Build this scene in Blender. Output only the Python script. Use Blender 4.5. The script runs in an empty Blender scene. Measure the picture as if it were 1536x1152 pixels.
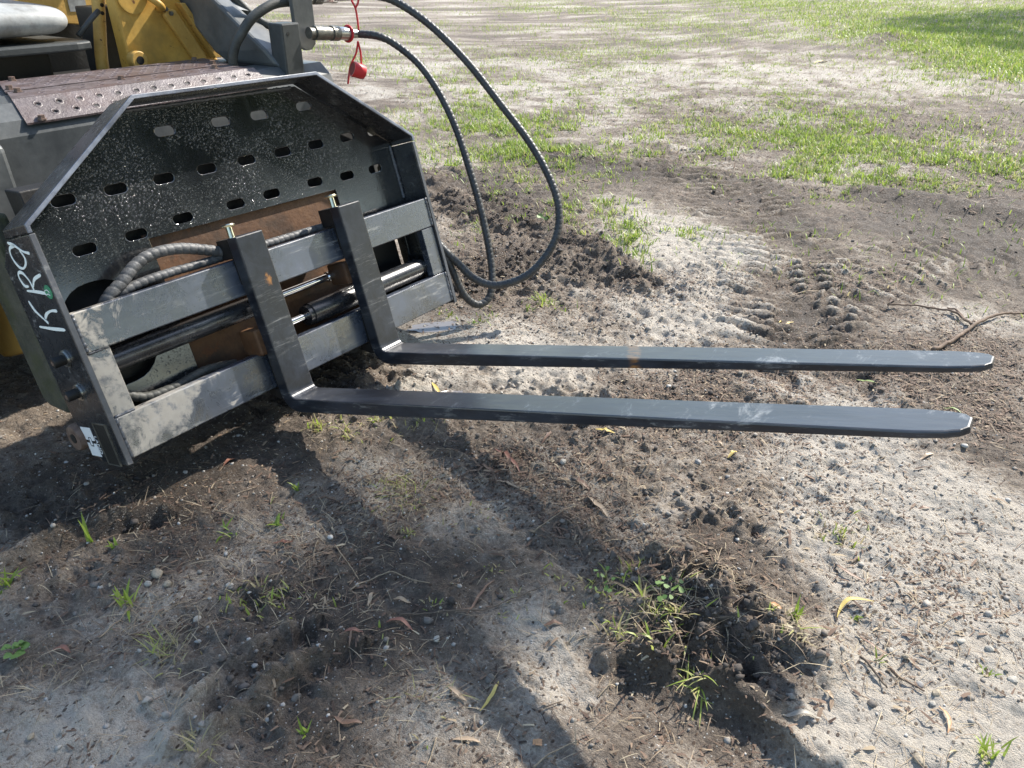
import bpy, bmesh, math, random
import numpy as np
from mathutils import Vector, Matrix
from mathutils.geometry import delaunay_2d_cdt

random.seed(7)
rng = np.random.default_rng(7)
C = bpy.context.scene.collection
scene = bpy.context.scene

# ------------------------------------------------------------------ camera, world, sun, exposure
CW = np.array([1.64896, -0.75535, 1.21521])
RIGHT = np.array([0.82178, 0.56981, 0.0])
DOWN = np.array([0.27625, -0.39841, -0.87462])
FWD = np.array([-0.49836, 0.71874, -0.48481])
FPX = 1165.27
cam_d = bpy.data.cameras.new('camera')
cam = bpy.data.objects.new('camera', cam_d)
C.objects.link(cam)
cam.matrix_world = Matrix(((RIGHT[0], -DOWN[0], -FWD[0], CW[0]),
                           (RIGHT[1], -DOWN[1], -FWD[1], CW[1]),
                           (RIGHT[2], -DOWN[2], -FWD[2], CW[2]),
                           (0, 0, 0, 1)))
cam_d.sensor_width = 36
cam_d.lens = FPX / 1536 * 36
cam_d.clip_start = 0.05
cam_d.clip_end = 900
scene.camera = cam

SUN_EL, SUN_AZ = math.radians(43), math.radians(78)
SUN = np.array([math.cos(SUN_EL) * math.cos(SUN_AZ), math.cos(SUN_EL) * math.sin(SUN_AZ), math.sin(SUN_EL)])
world = bpy.data.worlds.new('World')
scene.world = world
world.use_nodes = True
wn = world.node_tree
bg = wn.nodes['Background']
sky = wn.nodes.new('ShaderNodeTexSky')
sky.sky_type = 'NISHITA'
sky.sun_disc = False
sky.sun_elevation = SUN_EL
sky.sun_rotation = math.pi / 2 - SUN_AZ
sky.air_density = 1.3
sky.dust_density = 0.8
sky.ozone_density = 1.0
bg.inputs['Strength'].default_value = 0.135
wn.links.new(sky.outputs[0], bg.inputs['Color'])
sun_d = bpy.data.lights.new('sun', 'SUN')
sun_d.energy = 4.3
sun_d.angle = math.radians(1.0)
sun_d.color = (1.0, 0.94, 0.85)
sun = bpy.data.objects.new('sun', sun_d)
C.objects.link(sun)
sun.location = (2, 9, 9)
sun.rotation_euler = Vector(SUN).to_track_quat('Z', 'Y').to_euler()
scene.view_settings.view_transform = 'Standard'
scene.view_settings.look = 'None'
scene.view_settings.gamma = 1
scene.view_settings.use_curve_mapping = False
scene.view_settings.exposure = 1.15

# ------------------------------------------------------------------ helpers
def G(x, y, z=0.0):
    """where the line of sight through a photo pixel meets the height z"""
    r = RIGHT * ((x - 768) / FPX) + DOWN * ((y - 576) / FPX) + FWD
    return CW + r * ((z - CW[2]) / r[2])

def mesh_obj(name, verts, faces, mat=None, parent=None, smooth=False, bevel=0.0):
    me = bpy.data.meshes.new(name)
    me.from_pydata([tuple(v) for v in verts], [], faces)
    me.update()
    return link(name, me, mat, parent, smooth, bevel)

def link(name, me, mat=None, parent=None, smooth=False, bevel=0.0):
    o = bpy.data.objects.new(name, me)
    C.objects.link(o)
    if mat is not None:
        me.materials.append(mat)
    if parent is not None:
        o.parent = parent
    if smooth:
        me.polygons.foreach_set('use_smooth', [True] * len(me.polygons))
    if bevel:
        b = o.modifiers.new('bevel', 'BEVEL')
        b.width = bevel
        b.segments = 2
        b.limit_method = 'ANGLE'
        b.angle_limit = math.radians(40)
    return o

def bm_obj(name, bm, mat=None, parent=None, smooth=False, bevel=0.0):
    bmesh.ops.recalc_face_normals(bm, faces=bm.faces)
    me = bpy.data.meshes.new(name)
    bm.to_mesh(me)
    bm.free()
    return link(name, me, mat, parent, smooth, bevel)

def np_mesh(name, V, loops, starts, mat=None, attrs=None, smooth=False):
    """fast mesh from arrays: V (n,3), flat loop vertex indices and face starts"""
    me = bpy.data.meshes.new(name)
    me.vertices.add(len(V))
    me.vertices.foreach_set('co', np.asarray(V, dtype=np.float32).ravel())
    me.loops.add(len(loops))
    me.loops.foreach_set('vertex_index', np.asarray(loops, dtype=np.int32))
    me.polygons.add(len(starts))
    me.polygons.foreach_set('loop_start', np.asarray(starts, dtype=np.int32))
    if smooth:
        me.polygons.foreach_set('use_smooth', np.ones(len(starts), dtype=bool))
    me.update(calc_edges=True)
    for k, a in (attrs or {}).items():
        at = me.attributes.new(k, 'FLOAT', 'POINT')
        at.data.foreach_set('value', np.asarray(a, dtype=np.float32))
    o = bpy.data.objects.new(name, me)
    C.objects.link(o)
    if mat is not None:
        me.materials.append(mat)
    return o

def thing(name, label, cat, loc=(0, 0, 0), group=None):
    o = bpy.data.objects.new(name, None)
    C.objects.link(o)
    o.location = loc
    o.empty_display_size = 0.1
    return tag(o, label, cat, group)

def tag(o, label, cat, group=None):
    o['label'] = label
    o['category'] = cat
    if group:
        o['group'] = group
    return o

def box_bm(bm, x0, x1, y0, y1, z0, z1, mtx=None):
    v = [bm.verts.new((x, y, z)) for x in (x0, x1) for y in (y0, y1) for z in (z0, z1)]
    for f in ((0, 1, 3, 2), (4, 6, 7, 5), (0, 4, 5, 1), (2, 3, 7, 6), (0, 2, 6, 4), (1, 5, 7, 3)):
        bm.faces.new([v[i] for i in f])
    if mtx is not None:
        bmesh.ops.transform(bm, matrix=mtx, verts=v)
    return v

def box(name, x0, x1, y0, y1, z0, z1, mat, parent, bevel=0.002):
    bm = bmesh.new()
    box_bm(bm, x0, x1, y0, y1, z0, z1)
    return bm_obj(name, bm, mat, parent, False, bevel)

def prism(name, pts, a0, a1, axis, mat, parent, bevel=0.002):
    """polygon pts in the plane across `axis`, extruded from a0 to a1"""
    bm = bmesh.new()
    def P(p, a):
        return {'x': (a, p[0], p[1]), 'y': (p[0], a, p[1]), 'z': (p[0], p[1], a)}[axis]
    A = [bm.verts.new(P(p, a0)) for p in pts]
    B = [bm.verts.new(P(p, a1)) for p in pts]
    bm.faces.new(A)
    bm.faces.new(B[::-1])
    n = len(pts)
    for i in range(n):
        bm.faces.new((A[i], B[i], B[(i + 1) % n], A[(i + 1) % n]))
    return bm_obj(name, bm, mat, parent, False, bevel)

def plate(name, outer, holes, th, mapf, mat, parent, bevel=0.0):
    """flat sheet with real holes; mapf turns (a, b, depth) into a point"""
    pts, edges = [], []
    loops = [outer] + holes
    for lp in loops:
        s = len(pts)
        pts += [Vector(p) for p in lp]
        edges += [(s + i, s + (i + 1) % len(lp)) for i in range(len(lp))]
    vs, es, fs, ov, oe, of = delaunay_2d_cdt(pts, edges, [], 1, 1e-6)
    def inside(p, poly):
        c = False
        j = len(poly) - 1
        for i in range(len(poly)):
            a, b = poly[i], poly[j]
            if (a[1] > p[1]) != (b[1] > p[1]) and p[0] < (b[0] - a[0]) * (p[1] - a[1]) / (b[1] - a[1]) + a[0]:
                c = not c
            j = i
        return c
    tri = []
    for f in fs:
        c = sum((vs[i] for i in f), Vector((0, 0))) / len(f)
        if any(inside(c, h) for h in holes) or not inside(c, outer):
            continue
        tri.append(list(f))
    n = len(vs)
    V = [mapf(v[0], v[1], 0) for v in vs] + [mapf(v[0], v[1], th) for v in vs]
    F = [list(f) for f in tri] + [[i + n for i in reversed(f)] for f in tri]
    s = set()
    for f in tri:
        for i in range(len(f)):
            e = (f[i], f[(i + 1) % len(f)])
            if (e[1], e[0]) in s:
                s.discard((e[1], e[0]))
            else:
                s.add(e)
    F += [[e[0], e[0] + n, e[1] + n, e[1]] for e in s]
    bm = bmesh.new()
    bv = [bm.verts.new(v) for v in V]
    for f in F:
        try:
            bm.faces.new([bv[i] for i in f])
        except ValueError:
            pass
    return bm_obj(name, bm, mat, parent, False, bevel)

def slot(cx, cz, w, h, n=6):
    r = h / 2
    out = []
    for k in range(n + 1):
        a = -math.pi / 2 + math.pi * k / n
        out.append((cx + w / 2 - r + r * math.cos(a), cz + r * math.sin(a)))
    for k in range(n + 1):
        a = math.pi / 2 + math.pi * k / n
        out.append((cx - w / 2 + r + r * math.cos(a), cz + r * math.sin(a)))
    return out

def circle(cx, cy, r, n=12, ry=None):
    return [(cx + r * math.cos(2 * math.pi * k / n), cy + (ry or r) * math.sin(2 * math.pi * k / n)) for k in range(n)]

def spline(pts, n=24):
    pts = [np.asarray(p, float) for p in pts]
    P = [2 * pts[0] - pts[1]] + pts + [2 * pts[-1] - pts[-2]]
    out = []
    for i in range(1, len(P) - 2):
        for k in range(n):
            t = k / n
            a, b, c, d = P[i - 1], P[i], P[i + 1], P[i + 2]
            out.append(0.5 * (2 * b + (c - a) * t + (2 * a - 5 * b + 4 * c - d) * t * t + (3 * b - a - 3 * c + d) * t ** 3))
    out.append(pts[-1])
    return np.array(out)

def resample(P, step):
    d = np.r_[0, np.cumsum(np.linalg.norm(np.diff(P, axis=0), axis=1))]
    n = max(2, int(d[-1] / step))
    t = np.linspace(0, d[-1], n)
    return np.stack([np.interp(t, d, P[:, i]) for i in range(3)], 1), t

def tube_arrays(P, rad, seg=12, s=None, rib=0.0, pitch=0.012, caps=True):
    P = np.asarray(P, float)
    n = len(P)
    rad = np.broadcast_to(np.asarray(rad, float), (n,))
    T = np.gradient(P, axis=0)
    T /= np.linalg.norm(T, axis=1)[:, None]
    up = np.array([0, 0, 1.0]) if abs(T[0][2]) < 0.9 else np.array([1.0, 0, 0])
    N = np.cross(T[0], up)
    N /= np.linalg.norm(N)
    V = []
    for i in range(n):
        N = N - T[i] * (N @ T[i])
        N /= np.linalg.norm(N)
        B = np.cross(T[i], N)
        th = 2 * math.pi * np.arange(seg) / seg
        r = np.full(seg, rad[i])
        if rib and s is not None:
            ph = (s[i] / pitch - th / (2 * math.pi)) % 1.0
            r = r * (1 + rib * np.where(ph < 0.16, -1.0, 0.35 - 0.5 * np.abs(ph - 0.58)))
        V.append(P[i] + np.cos(th)[:, None] * N * r[:, None] + np.sin(th)[:, None] * B * r[:, None])
    V = np.concatenate(V)
    F = []
    for i in range(n - 1):
        for k in range(seg):
            a, b = i * seg + k, i * seg + (k + 1) % seg
            F.append((a, b, b + seg, a + seg))
    if caps:
        F.append(tuple(range(seg))[::-1])
        F.append(tuple((n - 1) * seg + k for k in range(seg)))
    return V, F

def tube(name, P, rad, mat, parent=None, seg=12, **kw):
    V, F = tube_arrays(P, rad, seg, **kw)
    return mesh_obj(name, V, F, mat, parent, smooth=True)

def hose(name, pts, r, mat, parent=None, rib=0.09, pitch=0.014, step=0.0028, seg=14):
    P, s = resample(spline(pts), step)
    return tube(name, P, r, mat, parent, seg, s=s, rib=rib, pitch=pitch)

def cyl(name, p0, p1, prof, mat, parent=None, seg=20, smooth=True):
    """lathe along p0-p1; prof = [(t, radius), ...]"""
    p0, p1 = np.asarray(p0, float), np.asarray(p1, float)
    ax = p1 - p0
    L = np.linalg.norm(ax)
    ax = ax / L
    up = np.array([0, 0, 1.0]) if abs(ax[2]) < 0.9 else np.array([1.0, 0, 0])
    N = np.cross(ax, up)
    N /= np.linalg.norm(N)
    B = np.cross(ax, N)
    V = []
    for t, r in prof:
        for k in range(seg):
            a = 2 * math.pi * k / seg
            V.append(p0 + ax * (t * L) + (N * math.cos(a) + B * math.sin(a)) * r)
    F = []
    for i in range(len(prof) - 1):
        for k in range(seg):
            a, b = i * seg + k, i * seg + (k + 1) % seg
            F.append((a, b, b + seg, a + seg))
    F.append(tuple(range(seg))[::-1])
    F.append(tuple((len(prof) - 1) * seg + k for k in range(seg)))
    o = mesh_obj(name, V, F, mat, parent, smooth=False)
    if smooth:
        me = o.data
        me.polygons.foreach_set('use_smooth', [len(p.vertices) == 4 for p in me.polygons])
        e = o.modifiers.new('edges', 'EDGE_SPLIT')
        e.split_angle = math.radians(40)
    return o

# ------------------------------------------------------------------ noise
def _hash(ix, iy, s):
    h = (ix.astype(np.int64) * 374761393 + iy.astype(np.int64) * 668265263 + s * 974711) & 0xffffffff
    h = ((h ^ (h >> 13)) * 1274126177) & 0xffffffff
    h = h ^ (h >> 16)
    return h.astype(np.float64) / 0xffffffff

def vnoise(x, y, s=0):
    ix, iy = np.floor(x), np.floor(y)
    fx, fy = x - ix, y - iy
    fx = fx * fx * fx * (fx * (fx * 6 - 15) + 10)
    fy = fy * fy * fy * (fy * (fy * 6 - 15) + 10)
    a, b = _hash(ix, iy, s), _hash(ix + 1, iy, s)
    c, d = _hash(ix, iy + 1, s), _hash(ix + 1, iy + 1, s)
    return (a + (b - a) * fx) * (1 - fy) + (c + (d - c) * fx) * fy - 0.5

def fbm(x, y, f, octs=4, s=0, gain=0.5):
    t, a = 0, 1.0
    for k in range(octs):
        c, sn = math.cos(0.7 * k + s), math.sin(0.7 * k + s)
        t = t + a * vnoise((x * c - y * sn) * f, (x * sn + y * c) * f, s * 17 + k)
        f *= 2.03
        a *= gain
    return t

# ------------------------------------------------------------------ materials
class NT:
    def __init__(self, name):
        self.m = bpy.data.materials.new(name)
        self.m.use_nodes = True
        self.t = self.m.node_tree
        self.b = self.t.nodes['Principled BSDF']
    def n(self, typ, **kw):
        nd = self.t.nodes.new('ShaderNode' + typ)
        for k, v in kw.items():
            if k in ('data_type', 'operation', 'blend_type', 'feature', 'attribute_name', 'interpolation_type', 'clamp', 'noise_dimensions', 'distance'):
                setattr(nd, k, v)
            else:
                self.set(nd.inputs[k.replace('_', ' ')], v)
        return nd
    def set(self, sock, v):
        if hasattr(v, 'bl_idname') and hasattr(v, 'outputs'):
            v = v.outputs[0]
        if isinstance(v, bpy.types.NodeSocket):
            self.t.links.new(v, sock)
        elif isinstance(v, (tuple, list)) and len(v) == 3 and sock.type == 'RGBA':
            sock.default_value = (*v, 1)
        else:
            sock.default_value = v
    def coord(self, kind='Object'):
        return self.n('TexCoord').outputs[kind]
    def noise(self, scale, detail=4, rough=0.55, vec=None, dist=0.0):
        nd = self.n('TexNoise', Scale=scale, Detail=detail, Roughness=rough, Distortion=dist)
        self.set(nd.inputs['Vector'], vec if vec is not None else self.coord())
        return nd.outputs['Fac']
    def math(self, op, a, b=0.0, c=0.0, clamp=False):
        nd = self.t.nodes.new('ShaderNodeMath')
        nd.operation = op
        nd.use_clamp = clamp
        for i, v in enumerate((a, b, c)):
            self.set(nd.inputs[i], v)
        return nd.outputs[0]
    def ramp(self, fac, stops):
        nd = self.t.nodes.new('ShaderNodeValToRGB')
        self.set(nd.inputs[0], fac)
        el = nd.color_ramp.elements
        while len(el) < len(stops):
            el.new(0.5)
        for e, (p, c) in zip(el, stops):
            e.position = p
            e.color = (*(c if isinstance(c, (tuple, list)) else (c, c, c)), 1)
        return nd.outputs[0]
    def step(self, fac, lo, hi):
        nd = self.t.nodes.new('ShaderNodeMapRange')
        nd.interpolation_type = 'SMOOTHSTEP'
        self.set(nd.inputs[0], fac)
        self.set(nd.inputs[1], lo)
        self.set(nd.inputs[2], hi)
        return nd.outputs[0]
    def mix(self, fac, a, b):
        nd = self.t.nodes.new('ShaderNodeMix')
        nd.data_type = 'RGBA'
        self.set(nd.inputs[0], fac)
        self.set(nd.inputs[6], a)
        self.set(nd.inputs[7], b)
        return nd.outputs[2]
    def bump(self, h, strength=0.5, dist=0.01, normal=None):
        nd = self.t.nodes.new('ShaderNodeBump')
        nd.inputs['Strength'].default_value = strength
        nd.inputs['Distance'].default_value = dist
        self.set(nd.inputs['Height'], h)
        if normal is not None:
            self.set(nd.inputs['Normal'], normal)
        return nd.outputs[0]
    def out(self, **kw):
        for k, v in kw.items():
            self.set(self.b.inputs[k.replace('_', ' ')], v)
        return self.m
    def sep(self, vec):
        nd = self.t.nodes.new('ShaderNodeSeparateXYZ')
        self.set(nd.inputs[0], vec)
        return nd.outputs
    def attr(self, name):
        nd = self.t.nodes.new('ShaderNodeAttribute')
        nd.attribute_name = name
        return nd.outputs['Fac']

def drops_height(N, scale, lo, hi, seed=0.0):
    """rounded water beads: 1 in the middle of a bead, 0 between beads"""
    co = N.n('Mapping', Location=(seed, seed * 1.7, seed * 0.3))
    N.set(co.inputs['Vector'], N.coord())
    v = N.n('TexVoronoi', Scale=scale, Randomness=1.0)
    N.set(v.inputs['Vector'], co)
    size = N.n('TexWhiteNoise')
    N.set(size.inputs['Vector'], v.outputs['Position'])
    r = N.math('MULTIPLY_ADD', size.outputs['Value'], hi - lo, lo)
    q = N.math('DIVIDE', v.outputs['Distance'], r)
    q = N.math('MINIMUM', q, 1.0)
    return N.math('SQRT', N.math('SUBTRACT', 1.0, N.math('MULTIPLY', q, q)))

def m_black_wet():
    N = NT('wet_black_paint')
    d1 = drops_height(N, 120, 0.05, 0.36)
    d2 = drops_height(N, 260, 0.06, 0.45, 3.1)
    n = N.noise(3.2, 4)
    clear = N.step(N.noise(3.4, 5, 0.65), 0.38, 0.62)
    h = N.math('ADD', N.math('MULTIPLY', d1, 1.0), N.math('MULTIPLY', d2, 0.4))
    h = N.math('MULTIPLY', h, clear)
    col = N.mix(N.step(n, 0.35, 0.75), (0.008, 0.009, 0.011), (0.018, 0.02, 0.022))
    dr = N.math('MULTIPLY', N.step(N.math('MAXIMUM', d1, d2), 0.45, 0.9), N.math('MULTIPLY', clear, 0.03))  # bead glints painted in as a pale tint
    col = N.mix(dr, col, (0.40, 0.43, 0.46))
    sc_ = N.n('Mapping', Scale=(1, 4, .5), Rotation=(.5, 0, 0))
    N.set(sc_.inputs['Vector'], N.coord())
    col = N.mix(N.math('MULTIPLY', N.step(N.noise(7, 8, .75, sc_), .5, .75), .22), col, (0.12, 0.125, 0.12))
    return N.out(Base_Color=col, Roughness=N.math('MULTIPLY_ADD', n, 0.14, 0.08), Specular_IOR_Level=0.9, IOR=1.65,
                 Normal=N.bump(h, 0.55, 0.0014))

def m_black_paint(name='black_paint', ior=1.5, spec=0.85, mark=None, dust_sky_tint=(0.18, 0.198, 0.235), mud=0.0, rust=0.2, rough=0.3, base=(0.016, 0.018, 0.021), streak=(1, 1, 1), dust_sheen=0.3):
    N = NT(name)
    co = N.n('Mapping', Scale=streak)
    N.set(co.inputs['Vector'], N.coord())
    big = N.noise(5.0, 5, 0.6, co)
    fine = N.noise(46.0, 6, 0.65, co)
    scr = N.noise(14.0, 8, 0.75, co, 1.2)
    dust = N.math('MULTIPLY', N.step(N.math('ADD', N.math('MULTIPLY', big, 0.6), N.math('MULTIPLY', scr, 0.5)), 0.42, 0.75), dust_sheen)
    col = N.mix(dust, base, dust_sky_tint)  # dust film whose blue tint also paints in reflected sky
    bv = N.n('Bevel', Radius=0.005)
    geo = N.n('NewGeometry')
    dt = N.t.nodes.new('ShaderNodeVectorMath')
    dt.operation = 'DOT_PRODUCT'
    N.set(dt.inputs[0], bv)
    N.set(dt.inputs[1], geo.outputs['Normal'])
    ew = N.math('MULTIPLY', N.step(dt.outputs['Value'], 0.985, 0.9), N.step(N.math('ADD', N.math('MULTIPLY', scr, .6), N.math('MULTIPLY', fine, .5)), 0.48, 0.62))
    col = N.mix(N.math('MULTIPLY', ew, 0.55), col, N.mix(fine, (0.06, 0.035, 0.022), (0.13, 0.115, 0.10)))
    if mud:
        xyz = N.sep(N.coord())
        left = N.step(xyz[1], 0.42, 0.02)
        low = N.math('MULTIPLY', N.step(xyz[2], 0.17, 0.10), N.step(xyz[1], 0.8, 0.3))
        mk = N.math('ADD', N.math('MULTIPLY', big, 0.9), N.math('MULTIPLY', N.math('MAXIMUM', left, N.math('MULTIPLY', low, 0.4)), 0.36 * mud))
        mk = N.math('ADD', mk, N.math('MULTIPLY', N.math('SUBTRACT', scr, 0.5), 0.55))
        mk = N.math('MULTIPLY', N.step(mk, 0.69, 0.77), N.step(N.noise(26, 7, 0.7), 0.3, 0.55))
        col = N.mix(N.math('MULTIPLY', mk, 0.85), col, N.mix(fine, (0.30, 0.27, 0.22), (0.47, 0.43, 0.36)))
    else:
        mk = 0.0
    sm_ = N.n('Mapping', Scale=(streak[0] * 3, streak[1] * .5, streak[2] * 5), Rotation=(.35, .1, .5))
    N.set(sm_.inputs['Vector'], N.coord())
    sf = N.math('MULTIPLY', N.step(N.noise(11, 9, .8, sm_, .4), .53, .64), N.step(N.noise(4.3, 4, .6), .42, .6))
    col = N.mix(N.math('MULTIPLY', sf, .5), col, (0.36, 0.36, 0.35))
    if mark:
        col = N.mix(mark(N, fine, scr), col, N.mix(fine, (0.16, 0.06, 0.015), (0.42, 0.2, 0.06)))
    rs = N.step(N.math('ADD', N.math('MULTIPLY', N.noise(17, 6, 0.7), 0.8), N.math('MULTIPLY', fine, 0.25)), 0.86 - 0.2 * rust, 0.93 - 0.2 * rust)
    col = N.mix(rs, col, N.mix(fine, (0.10, 0.035, 0.012), (0.28, 0.13, 0.04)))
    ro = N.math('ADD', N.math('MULTIPLY_ADD', fine, 0.16, rough - 0.06), N.math('MULTIPLY', N.math('MAXIMUM', mk, rs), 0.45))
    ro = N.math('ADD', ro, N.math('MULTIPLY', dust, 0.35), clamp=True)
    return N.out(Base_Color=col, Roughness=ro, Specular_IOR_Level=spec, IOR=ior,
                 Normal=N.bump(N.math('ADD', fine, N.math('MULTIPLY', big, 1.5)), 0.12, 0.003))

def m_worn(name, c0, c1, rough=0.5, rust=0.0, scale=8, bump=0.15, stain=None, metallic=0.0, spec=0.4):
    N = NT(name)
    a = N.noise(scale, 6, 0.65)
    f = N.noise(scale * 9, 6, 0.65)
    col = N.mix(N.step(N.math('MULTIPLY_ADD', f, 0.35, N.math('MULTIPLY', a, 0.75)), 0.35, 0.75), c0, c1)
    if stain:
        col = N.mix(N.math('MULTIPLY', N.step(N.noise(scale * 0.6, 5, 0.7), 0.45, 0.7), 0.8), col, stain)
    if rust:
        rs = N.step(N.math('MULTIPLY_ADD', f, 0.3, N.math('MULTIPLY', N.noise(scale * 2.2, 5, 0.7), 0.8)), 0.78 - 0.22 * rust, 0.84 - 0.22 * rust)
        col = N.mix(rs, col, N.mix(f, (0.05, 0.018, 0.01), (0.17, 0.07, 0.025)))
    return N.out(Base_Color=col, Roughness=N.math('MULTIPLY_ADD', f, 0.2, rough - 0.1), Metallic=metallic, Specular_IOR_Level=spec,
                 Normal=N.bump(N.math('ADD', f, N.math('MULTIPLY', a, 2.0)), bump, 0.004))

def m_plain(name, col, rough=0.5, metallic=0.0, var=0.25, scale=30):
    N = NT(name)
    f = N.noise(scale, 5, 0.6)
    c = N.mix(f, tuple(v * (1 - var) for v in col), tuple(min(1, v * (1 + var)) for v in col))
    return N.out(Base_Color=c, Roughness=rough, Metallic=metallic, Normal=N.bump(f, 0.1, 0.002))

M_wet = m_black_wet()
M_blk = m_black_paint('black_paint', rust=0.25, rough=0.24, base=(0.010, 0.011, 0.013), dust_sheen=0.12)
M_bar = m_black_paint('muddy_black_paint', mud=1.0, rust=0.1, rough=0.2, base=(0.026, 0.032, 0.044), dust_sheen=0.55, ior=1.7, dust_sky_tint=(0.115, 0.145, 0.205))  # bluish base and film colour stand in for sky sheen on the bars
def far_mark(N, fine, scr):
    x, y, z = N.sep(N.coord())
    q = N.math('ABSOLUTE', N.math('ADD', N.math('SUBTRACT', x, 0.945), N.math('MULTIPLY', y, 0.5)))
    q = N.math('ADD', q, N.math('MULTIPLY', N.math('SUBTRACT', scr, 0.5), 0.05))
    return N.math('MULTIPLY', N.step(q, 0.022, 0.006), N.step(fine, 0.35, 0.6))
def near_mark(N, fine, scr):
    x, y, z = N.sep(N.coord())
    q = N.math('ADD', N.math('POWER', N.math('SUBTRACT', y, 0.055), 2.0), N.math('POWER', N.math('MULTIPLY', N.math('SUBTRACT', z, 0.298), 0.7), 2.0))
    q = N.math('ADD', N.math('SQRT', q), N.math('MULTIPLY', N.math('SUBTRACT', scr, 0.5), 0.06))
    return N.math('MULTIPLY', N.step(q, 0.014, 0.005), N.step(fine, 0.4, 0.6))
FK = dict(rust=0.12, rough=0.28, dust_sheen=0.22, base=(0.008, 0.010, 0.015), streak=(0.35, 1.3, 1.3), spec=0.65, dust_sky_tint=(0.13, 0.16, 0.215))  # blue in base and film paints the sky's sheen onto the forks
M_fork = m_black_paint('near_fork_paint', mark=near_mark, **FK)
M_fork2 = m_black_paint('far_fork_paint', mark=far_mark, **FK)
M_rim = m_black_paint('scuffed_lit_edge', rust=0.3, rough=0.35, base=(0.05, 0.06, 0.085), dust_sheen=0.8, dust_sky_tint=(0.2, 0.24, 0.31))  # scuffs, plus the brightness of the lit edge put into the colour
M_edge = m_black_paint('worn_plate_edge', mud=0.5, rust=0.95, rough=0.4, base=(0.04, 0.045, 0.055))
M_grey = m_worn('grey_machine_paint', (0.055, 0.06, 0.062), (0.105, 0.112, 0.112), 0.42, 0.12, 5, 0.1, stain=(0.15, 0.15, 0.14))
M_greyd = m_worn('dark_grey_paint', (0.03, 0.034, 0.035), (0.06, 0.065, 0.065), 0.45, 0.15, 6, 0.1)
M_moss = m_worn('mossy_grey_steel', (0.035, 0.036, 0.026), (0.095, 0.09, 0.065), 0.8, 0.3, 17, 0.6, stain=(0.05, 0.055, 0.02))
M_yel = m_worn('faded_yellow_paint', (0.50, 0.275, 0.048), (0.62, 0.38, 0.085), 0.5, 0.42, 7, 0.15, stain=(0.30, 0.19, 0.05))
M_yel2 = m_worn('rusty_yellow_paint', (0.46, 0.265, 0.06), (0.57, 0.36, 0.10), 0.55, 0.55, 12, 0.2)
M_tread = m_worn('worn_tread_steel', (0.06, 0.045, 0.043), (0.17, 0.14, 0.142), 0.4, 0.35, 16, 0.3, stain=(0.085, 0.05, 0.042))
M_rust = m_worn('rusty_brown_plate', (0.075, 0.034, 0.016), (0.15, 0.075, 0.034), 0.6, 0.6, 8, 0.4, stain=(0.03, 0.02, 0.013))
M_bolt = m_worn('rusty_bolt', (0.09, 0.055, 0.04), (0.2, 0.14, 0.11), 0.6, 0.3, 60, 0.3)
M_dark = m_worn('dark_grease', (0.006, 0.006, 0.006), (0.018, 0.017, 0.016), 0.55, 0.1, 9, 0.3)
M_rubber = m_worn('ribbed_hose_rubber', (0.028, 0.029, 0.03), (0.06, 0.061, 0.06), 0.42, 0.0, 20, 0.2)
M_rub2 = m_worn('dusty_hose_rubber', (0.035, 0.037, 0.033), (0.085, 0.085, 0.075), 0.55, 0.0, 20, 0.2)
M_innerhose = m_worn('grey_spiral_hose', (0.05, 0.052, 0.055), (0.13, 0.13, 0.13), 0.5, 0.0, 24, 0.25)
M_steel = m_plain('zinc_fitting', (0.5, 0.5, 0.48), 0.28, 1.0, 0.25, 60)
M_oldst = m_worn('old_steel_fitting', (0.10, 0.10, 0.09), (0.26, 0.25, 0.22), 0.4, 0.15, 40, 0.2, metallic=0.7)
M_chrome = m_plain('chrome_rod', (0.75, 0.76, 0.78), 0.06, 1.0, 0.05)
M_brass = m_plain('pale_zinc_pin', (0.72, 0.68, 0.5), 0.25, 1.0, 0.15)
M_red = m_plain('red_rubber', (0.55, 0.022, 0.03), 0.45, 0, 0.15, 90)
M_chalk = m_plain('white_chalk', (0.76, 0.82, 0.78), 0.85, 0, 0.25, 200)
M_white = m_plain('white_sticker', (0.74, 0.76, 0.77), 0.35, 0, 0.06, 80)
M_green = m_plain('green_sticker', (0.05, 0.25, 0.13), 0.4, 0, 0.2, 80)
M_seat = m_worn('grey_vinyl', (0.27, 0.28, 0.275), (0.42, 0.43, 0.42), 0.5, 0.0, 9, 0.1, stain=(0.14, 0.13, 0.11))
M_foil = m_plain('torn_silver_sticker', (0.3, 0.31, 0.31), 0.35, 0.3, 0.8, 45)
M_tyre = m_worn('tyre_rubber', (0.02, 0.02, 0.02), (0.05, 0.048, 0.042), 0.8, 0.0, 10, 0.3)

# ------------------------------------------------------------------ the ground: shape
def poly_dist(x, y, pts):
    """distance to a polyline, distance along it and signed side"""
    best = np.full(x.shape, 1e9)
    along = np.zeros(x.shape)
    side = np.zeros(x.shape)
    acc = 0.0
    for a, b in zip(pts[:-1], pts[1:]):
        d = b - a
        L = math.hypot(*d)
        t = np.clip(((x - a[0]) * d[0] + (y - a[1]) * d[1]) / L ** 2, 0, 1)
        dx, dy = x - a[0] - t * d[0], y - a[1] - t * d[1]
        q = np.hypot(dx, dy)
        m = q < best
        best = np.where(m, q, best)
        along = np.where(m, acc + t * L, along)
        side = np.where(m, d[0] * dy - d[1] * dx, side)
        acc += L
    return best, along, np.sign(side) * best

def GL(*pp):
    return [G(*p)[:2] for p in pp]

def sm(d, w):
    return np.exp(-(d / w) ** 2)

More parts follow.
